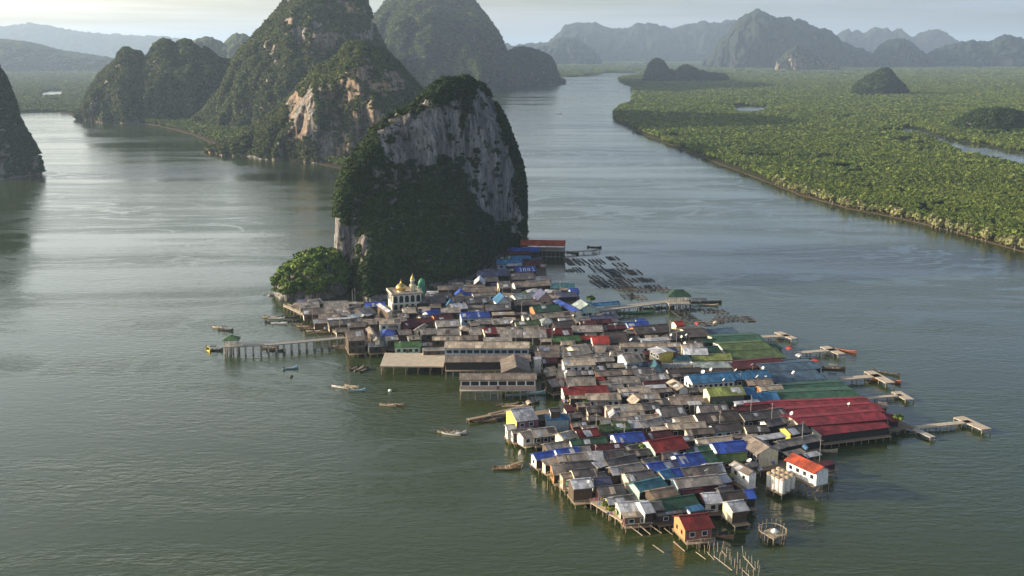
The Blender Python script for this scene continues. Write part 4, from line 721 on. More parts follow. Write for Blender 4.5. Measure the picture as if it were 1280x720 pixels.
# the near quarter
h(699, 578.5, 737, 575, 9, 'g', 't'); h(709, 587.5, 745, 584, 8, 'd', 't'); h(682, 582.5, 699, 579, 8, 't', 'c', 's', p=16, s=1); h(692, 595, 709.5, 594, 13, 'g', 'o', s=1); h(719, 600, 748, 597, 12, 'd', 'c', lm='pale-gabled dark house', desc='dark grey gabled house with pale gable'); h(704, 599, 719, 596.5, 6, 't', 'p', s=1, e=4.6); h(717, 612.5, 743, 610, 12, 'w', 't', s=1, e=5.2)
h(744, 607.5, 766, 606, 9, 'P', 't', desc='striped blue-grey gabled house'); h(749, 620.5, 783, 617.5, 11, 'd', 'r', s=1); h(737, 576.5, 755.5, 576, 11, 'w', 'w'); h(755.5, 575, 786, 572, 10, 'd', 't'); h(763, 585.5, 800, 578, 10, 'd', 't'); h(769, 594.5, 808, 588.5, 10, 'g', 't'); h(787, 604, 822, 599, 12, 'd', 'c'); h(747.5, 586, 762, 582, 8, 'w', 'c', 's', p=14); h(766, 595, 776, 594, 10, 'w', 't')
h(801, 616.5, 836, 608, 12, 'T', 'm', lm='mint-framed teal house', desc='teal gabled house with mint gable frame'); h(770, 631, 797, 627.5, 9, 'g', 'y', s=1); h(761, 632, 770, 631, 8, 'w', 'y', s=1); h(776, 642.5, 811, 639.5, 13, 'w', 'c', s=1, lm='wide pale south roof', desc='wide pale metal roofed house at the south edge'); h(780, 648.5, 815, 645.5, 4, 't', 'r', 's', e=3.6, s=1); h(807, 643, 820, 641, 14, 'w', 'k', desc='narrow pale metal roof beside a wide one')
h(817, 639, 831, 637.5, 10, 'g', 'k'); h(828, 641, 877, 633.5, 15, 'D', 'k', s=1, lm='big dark green roof', desc='big dark green gabled house at the south edge'); h(818, 625, 850, 619, 11, 'H', 't', e=5.5); h(822, 646, 863, 640, 3, 'g', 'k', 's', e=3.6, s=1); h(863, 641, 882.5, 637.5, 7, 'L', 'w', 's', e=4.6, s=1)
h(857, 664.5, 893.5, 660.5, 18, 'R', 'o', s=1, e=4.4, fw='r', lw=True, lm='orange-gabled red boathouse', desc='red gabled boathouse with orange gable at the south tip'); h(882, 631, 904.5, 629.5, 13, 'w', 'r', s=1); h(902, 628.5, 935, 624.5, 11, 'C', 'k', s=1); h(934, 624.5, 946.5, 624, 11, 'B', 'k', s=1, desc='bright blue gabled house on the southeast corner'); h(916.5, 641.5, 937.5, 638.5, 13, 'w', 'c', s=1, e=4.6, lm='white southeast house', desc='pale metal roofed house with cream gable over the water')
h(881, 614.5, 918, 610.5, 6, 'M', 'w', s=1); h(848, 611.5, 904, 605.5, 12, 'g', 'l', win=4, desc='long weathered grey roofed house with pale blue wall'); h(857, 597, 903, 591.5, 11, 'd', 'k'); h(886, 592, 908, 590.5, 11, 'w', 'k'); h(902, 605, 915.5, 602.5, 10, 'w', 'k', s=1)
h(815, 591.5, 834.5, 588.5, 11, 'B', 'w'); h(834, 588, 853, 584.5, 10, 'P', 't'); h(831, 575, 853, 572.5, 8, 'd', 't'); h(852.5, 585, 884.5, 580.5, 15, 'B', 't', lm='big near blue roof', desc='big bright blue gabled house'); h(832, 600.5, 846.5, 597, 11, 'L', 'c', desc='pale sky blue gabled house'); h(846.5, 597, 857.5, 595, 10, 'B', 'k')
h(884, 580.5, 900, 578.5, 15, 'D', 'k'); h(860, 567.5, 892, 564, 7, 'D', 'k'); h(897.5, 568, 938, 563.5, 13, 'B', 'w', win=5, e=5.6, lm='blue roof above olive', desc='bright blue gabled house over an olive roof'); h(900, 579.5, 937, 576.5, 10, 'V', 't', e=4.4); h(874, 556.5, 917.5, 552, 7, 't', 'w')
h(934, 595, 910.5, 581.5, 8, 'b', 'w', w3=(949.5, 592.5), p=22, e=5.4, s=1, lm='white east inlet house', desc='brown-roofed house with white walls over the inlet')
wh = h(1018.5, 593.5, 979.5, 575.5, 9, 'O', 'w', w3=(1046, 591), p=25, e=7.0, z0=3.4, s=1, dk=.1, win=4, fr=1, lm='orange-roofed white house', desc='orange-roofed white house on crossed stilts', cat='house')
h(1030, 584, 1046, 580, 5, 'M', 'k', 's', e=3.6, s=1); h(1010, 573, 1028, 569, 4, 'w', 'k', 's', e=3.4, s=1, open=True)
# extra small roofs filling the lanes
for q in [(655, 413, 668, 412.5, 4, 't'), (589, 408, 600, 407, 5, 't'), (634, 414, 650, 413.5, 5, 'g'), (668, 414, 684, 413, 5, 'b'), (735, 422.5, 748, 421.5, 5, 'b'), (770, 421, 786, 420, 5, 'b'), (786, 418, 795, 417, 5, 'g'), (745, 414, 760, 413, 5, 'b'), (702, 432, 720, 431.5, 5, 't'),
          (725, 436.5, 742, 435.5, 5, 'b'), (765, 446, 783, 445, 6, 't'), (746, 447, 762, 446.5, 5, 'g'), (785, 462, 800, 461, 5, 'd'), (721, 458, 743, 457, 4, 'g'), (820, 475, 834, 474, 5, 'b'), (862, 491, 877, 490, 5, 'b'), (845, 499, 862, 498, 5, 'g'), (814, 506, 822, 505.5, 5, 'b'), (747, 508, 762, 507, 5, 'd'),
          (722, 509.5, 740, 508.5, 5, 't'), (735, 517, 752, 516, 6, 'd'), (737, 527, 752, 526, 6, 'b'), (730, 539, 748, 537, 5, 'g'), (752, 530.5, 765, 529.5, 6, 'g'), (845, 529, 872, 526.5, 6, 't'), (845, 554, 870, 551, 6, 'g'), (866, 573, 884, 570.5, 6, 'g'), (918, 549, 930, 547.5, 5, 'b'), (938, 585.5, 950, 582, 5, 'g'), (905, 560, 922, 558, 5, 't'),
          (822, 610, 833, 606, 5, 't'), (748, 597, 760, 595, 5, 'd'), (790, 566, 812, 562, 8, 'd'), (783, 573, 815, 569, 8, 'd'), (808, 582, 828, 578, 7, 'd'), (836, 560, 848, 558, 5, 'g'), (900, 616, 918, 613, 5, 'd'), (854, 619, 880, 616, 5, 'M'), (676, 428, 690, 427.5, 4, 't'), (644, 440.5, 668, 440, 3, 'b'),
          (513, 433.5, 540, 432.5, 4, 'b'), (528, 439.5, 556, 438.5, 4, 'g'), (558, 430, 574, 429.5, 3, 't'), (488, 413, 498, 412, 5, 'b'), (512, 388, 522, 387, 5, 'd'), (538, 385.5, 552, 385, 5, 'b'), (524, 372, 546, 371, 5, 'd'), (498, 404, 510, 403, 5, 'g'), (600, 413, 608, 412, 4, 'g'), (655, 399, 668, 398, 5, 'g')]:
    h(*q, wc=random.choice('ttkcgw'))
# ---------------------------------------------------------------- common wooden platform under the houses
vill = [(362, 386), (376, 378), (400, 378), (440, 382), (480, 382), (520, 374), (545, 366), (565, 360), (592, 350), (620, 328), (640, 312), (668, 309), (680, 330), (684, 345), (692, 358), (722, 364), (728, 384), (752, 392), (770, 402), (800, 405), (815, 411), (842, 411), (862, 412), (890, 412), (925, 418), (940, 428), (975, 436), (984, 450), (1010, 458), (1030, 470), (1040, 480), (1062, 486), (1078, 497), (1092, 506), (1112, 520),
        (1108, 532), (1050, 541), (1010, 556), (988, 566), (962, 570), (945, 585), (926, 592), (908, 608), (925, 628), (890, 638), (846, 652), (800, 655), (775, 648), (740, 624), (712, 606), (690, 588), (690, 566), (686, 545), (690, 520), (705, 512), (704, 486), (705, 470), (703, 448), (680, 446), (668, 442), (560, 442), (540, 441), (480, 437), (462, 432), (440, 430), (420, 416), (395, 402), (372, 392)]
dk = slab('boardwalk', [tuple(v) for v in xy(vill, 1.9)], DECKM, 1.6, 1.95)

# low huts and lean-tos in whatever room is left between the houses
vw = [tuple(v) for v in xy(vill, 1.9)]; vx = [p_[0] for p_ in vw]; vy = [p_[1] for p_ in vw]
def free_cells(cx_, cy_, L, W):
    X, Y = np.meshgrid(np.linspace(cx_ - L / 2, cx_ + L / 2, 6), np.linspace(cy_, cy_ + W, 5)); X, Y = X.ravel(), Y.ravel(); ok = inpoly(X, Y, vw)
    for a, b_, w_ in FOOT:
        d = (b_ - a); l_ = d.length; ux, uy = d.x / l_, d.y / l_; s_ = (X - a.x) * ux + (Y - a.y) * uy; t_ = -(X - a.x) * uy + (Y - a.y) * ux
        ok &= ~((s_ > -.2) & (s_ < l_ + .2) & (t_ > .2) & (t_ < w_))
    return ok.mean()
got = 0
for k in range(2600):
    if got >= 90: break
    x, y = random.uniform(min(vx), max(vx)), random.uniform(min(vy), max(vy)); L, W = random.choice((3.2, 4.2, 5.5, 7)), random.choice((3, 3.8, 4.6))
    if not inpoly(np.array([x]), np.array([y + 2]), vw)[0] or free_cells(x, y, L, W) < .93: continue
    e = random.uniform(3.4, 4.3); q = np.array([[x - L / 2, y, e], [x + L / 2, y, e + .0]]); px_, py_ = proj(q); kd = random.choice('gss')
    if 470 < px_[0] < 530 and py_[0] < 400: continue
    t_ = math.hypot(y, CAMZ - e); dep_ = math.atan2(CAMZ - e, y); tp_ = tan(R(23 if kd == 'g' else 9)); hh_ = (W / 2 if kd == 'g' else W) * (sin(dep_) + tp_ * cos(dep_)) * F / t_
    sl_ = random.uniform(-.05, .05) * (px_[1] - px_[0]); H(px_[0], py_[0] + sl_, px_[1], py_[1] - sl_, hh_, random.choice('gggddbbttwCRMBE' if y < 420 else 'ggddbbtwCP'), random.choice('tkkcg'), kd, e=e, win=0); got += 1
# ================================================================ MOSQUE, PIERS, CAGES, BOATS, SMALL THINGS
EXTRA_LM = []
GOLD = simple('gold_leaf', (.66, .46, .15), .32, 3, .15, .02, metal=.85, spec=.5); CREAM = simple('mosque_cream', (.66, .60, .45), .75, .8, .15, .02, dirt=(.4, .35, .26)); ARCHW = simple('arch_white', (.70, .72, .70), .7, 1, .1, .02)
MROOF = simple('mosque_roof', (.30, .22, .16), .8, .8, .3, .05); GREEN = simple('turret_green', (.05, .22, .12), .6, 1, .2, .05)
def arch(w, hgt, d=.12, n=8):
    mb = MB(); pr = [(-w / 2, 0), (w / 2, 0)] + [(w / 2 * cos(pi * k / n), hgt - w / 2 + w / 2 * sin(pi * k / n) * 1.25) for k in range(n + 1)]
    mb.face([(x, 0, z) for x, z in pr]); mb.face([(x, d, z) for x, z in pr[::-1]])
    for i in range(len(pr)): a, b_ = pr[i], pr[(i + 1) % len(pr)]; mb.face([(a[0], 0, a[1]), (b_[0], 0, b_[1]), (b_[0], d, b_[1]), (a[0], d, a[1])])
    return mb
def archring(w, hgt, t=.22, d=.16, n=8):
    f = lambda w_, h_: [(-w_ / 2, 0)] + [(-w_ / 2 * cos(pi * k / n), h_ - w_ / 2 + w_ / 2 * sin(pi * k / n) * 1.25) for k in range(n + 1)] + [(w_ / 2, 0)]
    a, b_ = f(w, hgt), f(w + 2 * t, hgt + t); mb = MB()
    for i in range(len(a) - 1):
        mb.face([(a[i][0], 0, a[i][1]), (a[i + 1][0], 0, a[i + 1][1]), (b_[i + 1][0], 0, b_[i + 1][1]), (b_[i][0], 0, b_[i][1])])
        mb.face([(b_[i][0], 0, b_[i][1]), (b_[i + 1][0], 0, b_[i + 1][1]), (b_[i + 1][0], d, b_[i + 1][1]), (b_[i][0], d, b_[i][1])])
    return mb
o0 = P(491, 389, 2.0); ms = empty('mosque', (o0.x, o0.y, 2.0), R(17), 'cream mosque with golden onion dome and minaret under the dark cliff', 'mosque'); EXTRA_LM.append((ms, 503, 378, 'gold-domed mosque'))
L_, W_, Hh = 13.5, 11.0, 7.4
MB().box(0, L_, 0, W_, 0, Hh).build('wall', CREAM, ms)
MB().box(-.7, L_ + .7, -.7, W_ + .7, Hh + .004, Hh + .45).build('roof', MROOF, ms)
MB().box(-.35, L_ + .35, -.35, 0, 3.3, 3.6).build('cornice', ARCHW, ms)
mb = MB(); [mb.box(x0, x1, y0, y1, Hh + .45, Hh + 1.1) for x0, x1, y0, y1 in ((-.6, L_ + .6, -.6, -.4), (-.6, L_ + .6, W_ + .4, W_ + .6), (-.6, -.4, -.4, W_ + .4), (L_ + .4, L_ + .6, -.4, W_ + .4))]; mb.build('parapet', CREAM, ms)
aw = arch(1.9, 3.1).mesh('window'); aw.materials.append(WIN); ar = archring(1.9, 3.1).mesh('frame'); ar.materials.append(ARCHW); al = arch(1.7, 2.3).mesh('doorway'); al.materials.append(WIN)
for k in range(5):
    w = child('window', aw, ms, (1.4 + k * 2.65, -.06, 3.75)); child('frame', ar, w, (0, -.12, 0)); child('doorway', al, ms, (1.4 + k * 2.65, -.06, .4))
for k in range(3):
    w = child('window', aw, ms, (-.06, 9.2 - k * 3.6, 3.75), (0, 0, -pi / 2)); child('frame', ar, w, (0, -.12, 0))
dc = (5.0, 4.6, Hh + .45)
MB().lathe([(1.7, 0), (1.7, .35), (1.9, .35), (1.9, .5), (1.4, .55)], 20, dc).build('drum', CREAM, ms)
dm = MB().lathe([(1.4, .5), (2.1, 1.0), (2.5, 1.8), (2.4, 2.6), (1.8, 3.3), (1.0, 3.8), (.4, 4.3), (.18, 4.8), (.05, 5.3)], 24, dc).build('dome', GOLD, ms, smooth=True)
MB().lathe([(.05, 5.3), (.22, 5.5), (.06, 5.7), (.04, 6.3)], 8, dc).build('finial', GOLD, dm)
mc = (10.6, 5.5, 0); mt = MB().lathe([(1.25, Hh + .45), (1.15, 10.0), (1.5, 10.2), (1.5, 10.8), (.95, 10.85), (.95, 12.6), (1.25, 12.7), (1.0, 13.1)], 10, mc).build('minaret', CREAM, ms)
MB().lathe([(1.0, 13.1), (1.0, 13.6), (.6, 14.3), (.2, 15.0), (.05, 16.0)], 12, mc).build('cap', GOLD, mt)
for k in range(6):
    a = 2 * pi * k / 6; MB().box(-.22, .22, -.03, .03, 0, 1.6).build('opening', WIN, mt).matrix_local = Matrix.Translation((mc[0] + 1.0 * cos(a), mc[1] + 1.0 * sin(a), 10.9)) @ Matrix.Rotation(a + pi / 2, 4, 'Z')
tc_ = (13.0, 2.0, 0); tr = MB().lathe([(1.0, Hh + .45), (1.0, 9.2), (1.2, 9.3), (1.2, 9.6)], 8, tc_).build('turret', CREAM, ms); MB().lathe([(1.2, 9.6), (.9, 10.6), (.3, 11.5), (.05, 12.5)], 8, tc_).build('cap', GREEN, tr)
tc_ = (15.2, 6.5, 0); tr = MB().lathe([(1.5, 0), (1.5, 10.5), (1.8, 10.6), (1.7, 11.2)], 8, tc_).build('turret', GREEN, ms); MB().lathe([(1.7, 11.2), (1.3, 12.4), (.3, 13.2)], 8, tc_).build('cap', GREEN, tr)
# letters on the blue roof (seen as four pale loops)
bl = bill
lt = MB()
Lb = (P(671, 340, 5) - P(645, 341, 5)).length
for k, pts in enumerate([[(0, 1), (.5, 1), (.5, 0), (.1, .1)], [(0, 0), (0, .8), (.5, 1), (.6, 0)], [(0, 0), (.05, .9), (.5, .9), (.5, 0)], [(.5, 1), (0, .8), (.5, .45), (.45, 0), (0, .05)]]):
    for a, b_ in zip(pts, pts[1:]):
        f = lambda q: (-Lb / 2 + 2.0 + k * 2.3 + q[0] * 1.9, .5 + q[1] * 2.3, 5.0 - 2.1 + .26 + (.5 + q[1] * 2.3) * tan(R(30)))
        lt.bar(f(a), f(b_), .3, .06)
lt.build('lettering', TRIM, bl)
Lo = (P(706, 308, 7) - P(650, 307, 7)).length
MB().box(-Lo / 2 + .4, Lo / 2 - .4, .2, 9.0, -3.6, -.3).build('wall', WM['k'], oh)
# bracing of the orange-roofed house
for (xa, ya, xb, yb) in [(k * 3.0 - 9 + 1.5, -.05, k * 3.0 - 9 + 4.4, -.05) for k in range(0, 5)]:
    MB().bar((xa, ya, -.3), (xb, yb, -3.2), .16).build('brace', WOOD, wh); MB().bar((xb, ya + .2, -.3), (xa, yb + .2, -3.2), .16).build('brace', WOOD, wh)

# ---- open pier platform beside the halls
def platform(name, quad, z, label, cat, mat, step=4.0, th=.45, rail=False, drop=True):
    q = [P(x, y, z).xy for x, y in quad]; c = sum(q, Vector((0, 0))) / 4; r = empty(name, (c.x, c.y, z), 0, label, cat); q = [v - c for v in q]
    mb = MB(); mb.face([(v.x, v.y, 0) for v in q]); mb.face([(v.x, v.y, -th) for v in q[::-1]])
    for i in range(4): a, b_ = q[i], q[(i + 1) % 4]; mb.face([(a.x, a.y, 0), (a.x, a.y, -th), (b_.x, b_.y, -th), (b_.x, b_.y, 0)])
    mb.build('deck', mat, r); L0 = (q[1] - q[0]).length; n_ = max(2, int(L0 / step) + 1); w_ = (q[3] - q[0]).length; nr = max(2, int(w_ / 5) + 1)
    for i in range(n_):
        for j in range(nr):
            u, v = .02 + .96 * i / (n_ - 1), .03 + .94 * j / (nr - 1); p_ = (q[0] * (1 - u) + q[1] * u) * (1 - v) + (q[3] * (1 - u) + q[2] * u) * v
            child('stilt', STILT, r, (p_.x, p_.y, -th), (0, 0, 0), (1.5, 1.5, (z + .8) / 2.2))
    if rail:
        mb = MB()
        for a, b_ in ((q[0], q[1]), (q[3], q[2])):
            k = int((b_ - a).length / 2.5)
            for i in range(k + 1): p_ = a.lerp(b_, i / k); mb.bar((p_.x, p_.y, 0), (p_.x, p_.y, 1.0), .12)
            mb.bar((a.x, a.y, 1.0), (b_.x, b_.y, 1.0), .1); mb.bar((a.x, a.y, .55), (b_.x, b_.y, .55), .07)
        mb.build('railing', TIMB, r)
    return r
SAND = simple('bleached_boards', (.42, .355, .27), .85, .35, .25, .03, dirt=(.27, .22, .16))
platform('pier_platform', [(475, 457.5), (554, 458), (559, 441.5), (481, 441)], 3.4, 'wide bleached open deck on stilts beside the long pier hall', 'platform', SAND, 4.2)
platform('pier_platform', [(693, 483), (705.5, 483), (705.5, 441), (700.5, 441)], 2.6, 'narrow pale lane of boards between the halls and the houses', 'walkway', SAND, 5)
platform('pier_platform', [(641, 526), (700, 519), (700, 509), (660, 515)], 2.0, 'cluttered timber landing beside the yellow-gabled house', 'platform', WOOD, 3)
platform('pier_platform', [(738, 628), (778, 652.5), (782, 646), (742, 620)], 2.0, 'planted boardwalk terrace along the south-west houses', 'walkway', TIMB, 2.4, .25)
platform('pier_platform', [(686, 592), (716, 615), (722, 609), (692, 587)], 2.0, 'narrow boardwalk in front of the western edge houses', 'walkway', TIMB, 2.4, .25)
platform('pier_platform', [(950, 588), (992, 584), (990, 574), (952, 577)], 2.2, 'timber landing before the dark open boathouse', 'platform', WOOD, 3)
PILL = MB().bar((0, 0, -2.2), (0, 0, 0), .24, n=4).mesh('pillar'); PILL.materials.append(CONC)
# ---- piers and bridges: a strip along pixel points
def strip(name, pts, z, w, label, cat, mat, post='post', step=4, th=.3, pw=1.4, head=None, rail=0, rmat=None):
    W_ = [P(x, y, z).xy for x, y in pts]; r = empty(name, (W_[0].x, W_[0].y, z), 0, label, cat); W_ = [v - W_[0] for v in W_]
    def run(a, b_, w, nm, st):
        d = (b_ - a).normalized(); nn = Vector((-d.y, d.x)) * w / 2; mb = MB(); q = [a - nn, b_ - nn, b_ + nn, a + nn]
        mb.face([(v.x, v.y, 0) for v in q]); mb.face([(v.x, v.y, -th) for v in q[::-1]])
        for i in range(4): s_, e_ = q[i], q[(i + 1) % 4]; mb.face([(s_.x, s_.y, 0), (s_.x, s_.y, -th), (e_.x, e_.y, -th), (e_.x, e_.y, 0)])
        mb.build(nm, mat, r); k = max(1, int((b_ - a).length / st))
        for i in range(k + 1):
            p_ = a.lerp(b_, i / k)
            for sg in (-1, 1): v = p_ + nn * sg * .85; child(post, PILL if post == 'pillar' else STILT, r, (v.x, v.y, -.05 if rail == 0 or post == 'pillar' else .9), (random.uniform(-.02, .02), 0, 0), (pw, pw, (z + 1 + (.9 if rail else 0)) / 2.2))
        if rail:
            mb = MB()
            for sg in (-1, 1):
                for zz in (.9, .45): s_, e_ = a + nn * sg * .95, b_ + nn * sg * .95; mb.bar((s_.x, s_.y, zz), (e_.x, e_.y, zz), .1)
            mb.build('railing', rmat or WOOD, r)
    for a, b_ in zip(W_, W_[1:]): run(a, b_, w, 'deck', step)
    if head: a, b_ = [P(x, y, z + .06).xy - P(*pts[0], z).xy for x, y in head[:2]]; th0 = th; run(a, b_, head[2], 'head', step)
    return r
strip('footbridge', [(287, 432.5), (345, 429.5), (430, 421.5)], 3.4, 2.6, 'long concrete footbridge on paired pillars running to a green pavilion', 'footbridge', CONC, 'pillar', 2.9, .5, 2.2, rail=1, rmat=CONC)
strip('walkway', [(357, 382), (400, 401), (436, 425)], 2.6, 2.4, 'sunlit timber walkway slanting along the western shore houses', 'walkway', SAND, 'post', 3.4, .25, 1.0, rail=1, rmat=SAND)
pier_ = dict(cat='pier', mat=SAND)
strip('pier', [(926, 422), (986, 419)], 1.5, 3.0, 'northernmost T-shaped pier beside the olive market', head=((972, 414.5), (993, 423), 3.4), **pier_)
strip('pier', [(999, 440.5), (1046, 436.5)], 1.8, 3.0, 'T-shaped pier with a brown boat alongside, behind blue market', head=((1030, 432.5), (1052, 442), 3.6), **pier_)
strip('pier', [(1052, 473), (1100, 469)], 1.8, 3.4, 'T-shaped pier beside the slate blue market with boats moored', head=((1086, 463.5), (1113, 478), 4.0), **pier_)
strip('pier', [(1080, 497.5), (1127, 493.5)], 1.2, 2.0, 'slim pale T-shaped pier behind the crimson market', head=((1120, 489), (1137, 499), 3.6), **pier_)
strip('pier', [(1146, 533.5), (1213, 526.5)], 1.5, 2.4, 'longest T-shaped pier reaching out from the crimson market', head=((1198, 520.5), (1233, 536), 4.0), **pier_)
strip('gangway', [(1128, 529), (1166, 546)], 1.2, 2.2, 'grey floating gangway slanting from the crimson market corner', 'gangway', CONC, step=6)
strip('pier', [(732, 389), (800, 380.5), (860, 373)], 3.0, 5.0, 'broad concrete pier leading to the dark green pavilion', 'pier', CONC, 'pillar', 6, .5, 2.4, rail=1, rmat=CONC)
strip('pier', [(704, 315), (742, 313), (748, 311.5)], 1.5, 2.2, 'thin dark pier beyond the orange-red hall', 'pier', WOOD, step=5)
strip('walkway', [(585, 524), (615, 518), (648, 514)], 1.4, 1.6, 'rickety timber walkway to the stilted landing on the west water', 'walkway', WOOD, step=3)
strip('walkway', [(652, 576.5), (636, 582)], 1.2, 1.2, 'short plank walkway to the raft west of the blue roof', 'walkway', WOOD, step=2.5)
strip('walkway', [(612, 517), (660, 506)], 1.6, 1.4, 'plank walkway crossing the inlet mouth', 'walkway', WOOD, step=3)
strip('walkway', [(1106, 534), (1135, 530)], 1.8, 6.0, 'planted timber landing at the crimson market corner', 'walkway', WOOD, step=3)
def pavilion(px, py, z, L, W, ze, rise, rc, label, nx=3):
    c = P(px, py, z); r = empty('pavilion', (c.x, c.y, z), R(4), label, 'pavilion'); rf = roof_mesh(L, W, ze, rise, 'h').build('roof', RM[rc], r); rf.location = (0, -W / 2, 0)
    MB().box(-L / 2 + .3, L / 2 - .3, -W / 2 + .3, W / 2 - .3, -.5, 0).build('deck', CONC, r)
    for i in range(nx):
        for y in (-W / 2 + .8, W / 2 - .8): child('post', STILT, r, (-L / 2 + .8 + (L - 1.6) * i / (nx - 1), y, ze + .3), (0, 0, 0), (1.2, 1.2, (ze + .3) / 2.2)); child('pillar', STILT, r, (-L / 2 + .8 + (L - 1.6) * i / (nx - 1), y, -.5), (0, 0, 0), (2.4, 2.4, (z + .6) / 2.2))
    return r
pavilion(290, 431.5, 3.2, 6.5, 5.5, 2.5, 1.5, 'G', 'small green-roofed pavilion at the western end of the footbridge')
pavilion(848, 378, 3.2, 11, 7, 3.4, 2.6, 'D', 'dark green hip-roofed pavilion at the head of the broad pier', 4)
EXTRA_LM.append((None, 847, 374, 'dark green pavilion'))
# ---- tall white tanks on their own platform
tq = platform('tank_platform', [(957, 608), (977, 618.5), (994, 609), (974, 599)], 1.5, 'square stilt platform crowded with tall white tanks', 'platform', WOOD, 2.2)
TANKW = simple('tank_white', (.72, .70, .64), .5, 1.4, .15, .06, dirt=(.45, .36, .24)); LIDM = simple('tank_lid', (.36, .27, .17), .8, 2, .3, .15)
tb = MB().lathe([(.80, 0), (.80, 3.6), (.86, 3.6), (.86, 3.75), (.78, 3.75)], 14).mesh('body', smooth=False); tb.materials.append(TANKW); tl = MB().lathe([(.90, 3.75), (.86, 3.95), (.35, 4.2), (.1, 4.25)], 14).mesh('lid'); tl.materials.append(LIDM)
c0, ux, uy = P(960.5, 607.5, 1.5), (P(977, 616, 1.5) - P(960.5, 607.5, 1.5)) / 3, (P(990, 609, 1.5) - P(977, 616, 1.5)) / 2.2
for i in range(4):
    for j in range(3):
        p_ = c0 + ux * (i + .1) + uy * (j + .05); r = empty('water_tank', p_, 0, 'tall white cylinder tank with brown lid on the crowded stilt platform', 'tank', 'tall tanks on the stilt platform'); child('body', tb, r, (0, 0, 0)); child('lid', tl, r, (0, 0, 0))
# ---- fishing platform with upright poles
fq = platform('fishing_platform', [(951, 665), (967, 674), (980, 667), (964, 660)], 1.7, 'small fishing platform ringed by crooked poles, alone in the water', 'platform', TIMB, 2.5, .2)
for i in range(18):
    a = 2 * pi * i / 18; child('pole', STILT, fq, (3.4 * cos(a), 3.9 * sin(a), random.uniform(1.2, 2.6)), (random.uniform(-.15, .15), random.uniform(-.15, .15), 0), (.6, .6, 2.1))
mb = MB()
for i in range(18): a, b_ = 2 * pi * i / 18, 2 * pi * (i + 1) / 18; mb.bar((3.4 * cos(a), 3.9 * sin(a), .9), (3.4 * cos(b_), 3.9 * sin(b_), 1.0), .1)
mb.build('railing', TIMB, fq)
sk = MB().lathe([(.7, 0), (.95, .35), (.7, .8), (.25, 1.1), (.1, 1.2)], 10).build('sack', TRIM); sk.location = P(968, 666, 1.7); setp(sk, 'white sack lying on the small fishing platform', 'sack')
# ---- poles standing in the water off the tip, beams, utility poles
POLE = MB().bar((0, 0, -2), (0, 0, 2.3), .12, n=6).mesh('mooring_pole'); POLE.materials.append(TIMB)
pl = [(862, 678), (866, 683), (871, 686), (875, 683), (880, 682), (884, 686), (888, 680), (892, 688), (886, 694), (881, 692), (893, 698), (897, 690), (902, 693), (905, 687), (908, 696), (912, 700), (899, 702), (906, 704), (914, 706), (918, 710), (922, 704), (925, 711), (929, 695), (931, 700), (936, 704), (940, 709), (944, 713), (921, 718), (928, 721), (936, 722), (942, 724), (948, 721), (933, 714), (947, 710), (874, 690), (690, 618), (700, 622), (684, 613), (853, 672), (859, 670)]
for x, y in pl:
    c = P(x, y); o = bpy.data.objects.new('mooring_pole', POLE); COL.objects.link(o); o.location = c; o.rotation_euler = (random.uniform(-.12, .12), random.uniform(-.12, .12), random.uniform(0, 3)); o.scale = (1, 1, random.uniform(.8, 1.25))
    w_ = x < 720; setp(o, 'leaning grey mooring pole off the western boardwalk' if w_ else 'crooked pale pole standing in the fence of poles off the south tip', 'pole', 'poles off the western boardwalk' if w_ else 'poles off the south tip')
for x0, y0, x1, y1 in [(870, 690, 882, 699), (884, 690, 893, 700), (892, 695, 915, 713), (902, 688, 908, 696), (929, 695, 944, 712), (929, 713, 938, 722)]:
    a, b_ = P(x0, y0, 1.2), P(x1, y1, .9); o = MB().bar((0, 0, 0), tuple(b_ - a), .14, n=6).build('rail_log', TIMB); o.location = a; setp(o, 'pale log lashed across the crooked poles off the south tip', 'log', 'logs across the poles')
for x0, y0, x1, y1 in [(788, 658, 803, 669.5), (800, 657, 813, 668), (812, 656, 827, 666.5), (830, 660, 841, 668.5), (816, 681, 830, 691), (842, 677, 856, 689), (721, 619, 733, 634), (733, 618, 744, 632)]:
    a, b_ = P(x0, y0, 1.5), P(x1, y1, .15); o = MB().bar((0, 0, 0), tuple(b_ - a), .28, n=6).build('beam', TIMB); o.location = a; setp(o, 'sloping timber beam sticking out of the water at the south edge', 'beam', 'beams at the south edge')
CONP = simple('pole_concrete', (.27, .255, .23), .8, 1, .2, .1)
up = MB().bar((0, 0, 0), (0, 0, 8.4), .2, n=6).mesh('shaft'); up.materials.append(CONP); ua = MB().bar((-.8, 0, 7.9), (.8, 0, 7.9), .1).mesh('crossarm'); ua.materials.append(WOOD)
for x, y in [(391, 404), (407, 410), (417, 413), (425, 418), (437, 428), (441, 384), (444, 382), (574, 423), (837, 425), (868, 527), (899, 545), (1002, 560), (704, 462), (666, 441), (744, 590), (733, 540), (745, 549), (652, 400), (645, 438), (640, 437), (845, 440), (964, 535), (938, 525), (780, 562), (628, 380), (700, 372), (604, 398), (690, 432), (1024, 583)]:
    c = P(x, y, 2); r = empty('utility_pole', c, random.uniform(0, 3)); child('shaft', up, r, (0, 0, 0)); child('crossarm', ua, r, (0, 0, 0)); r['category'] = 'pole'; r['group'] = 'utility poles in the village'; ALL.append((r, x, y, 'slim grey concrete utility pole', None))
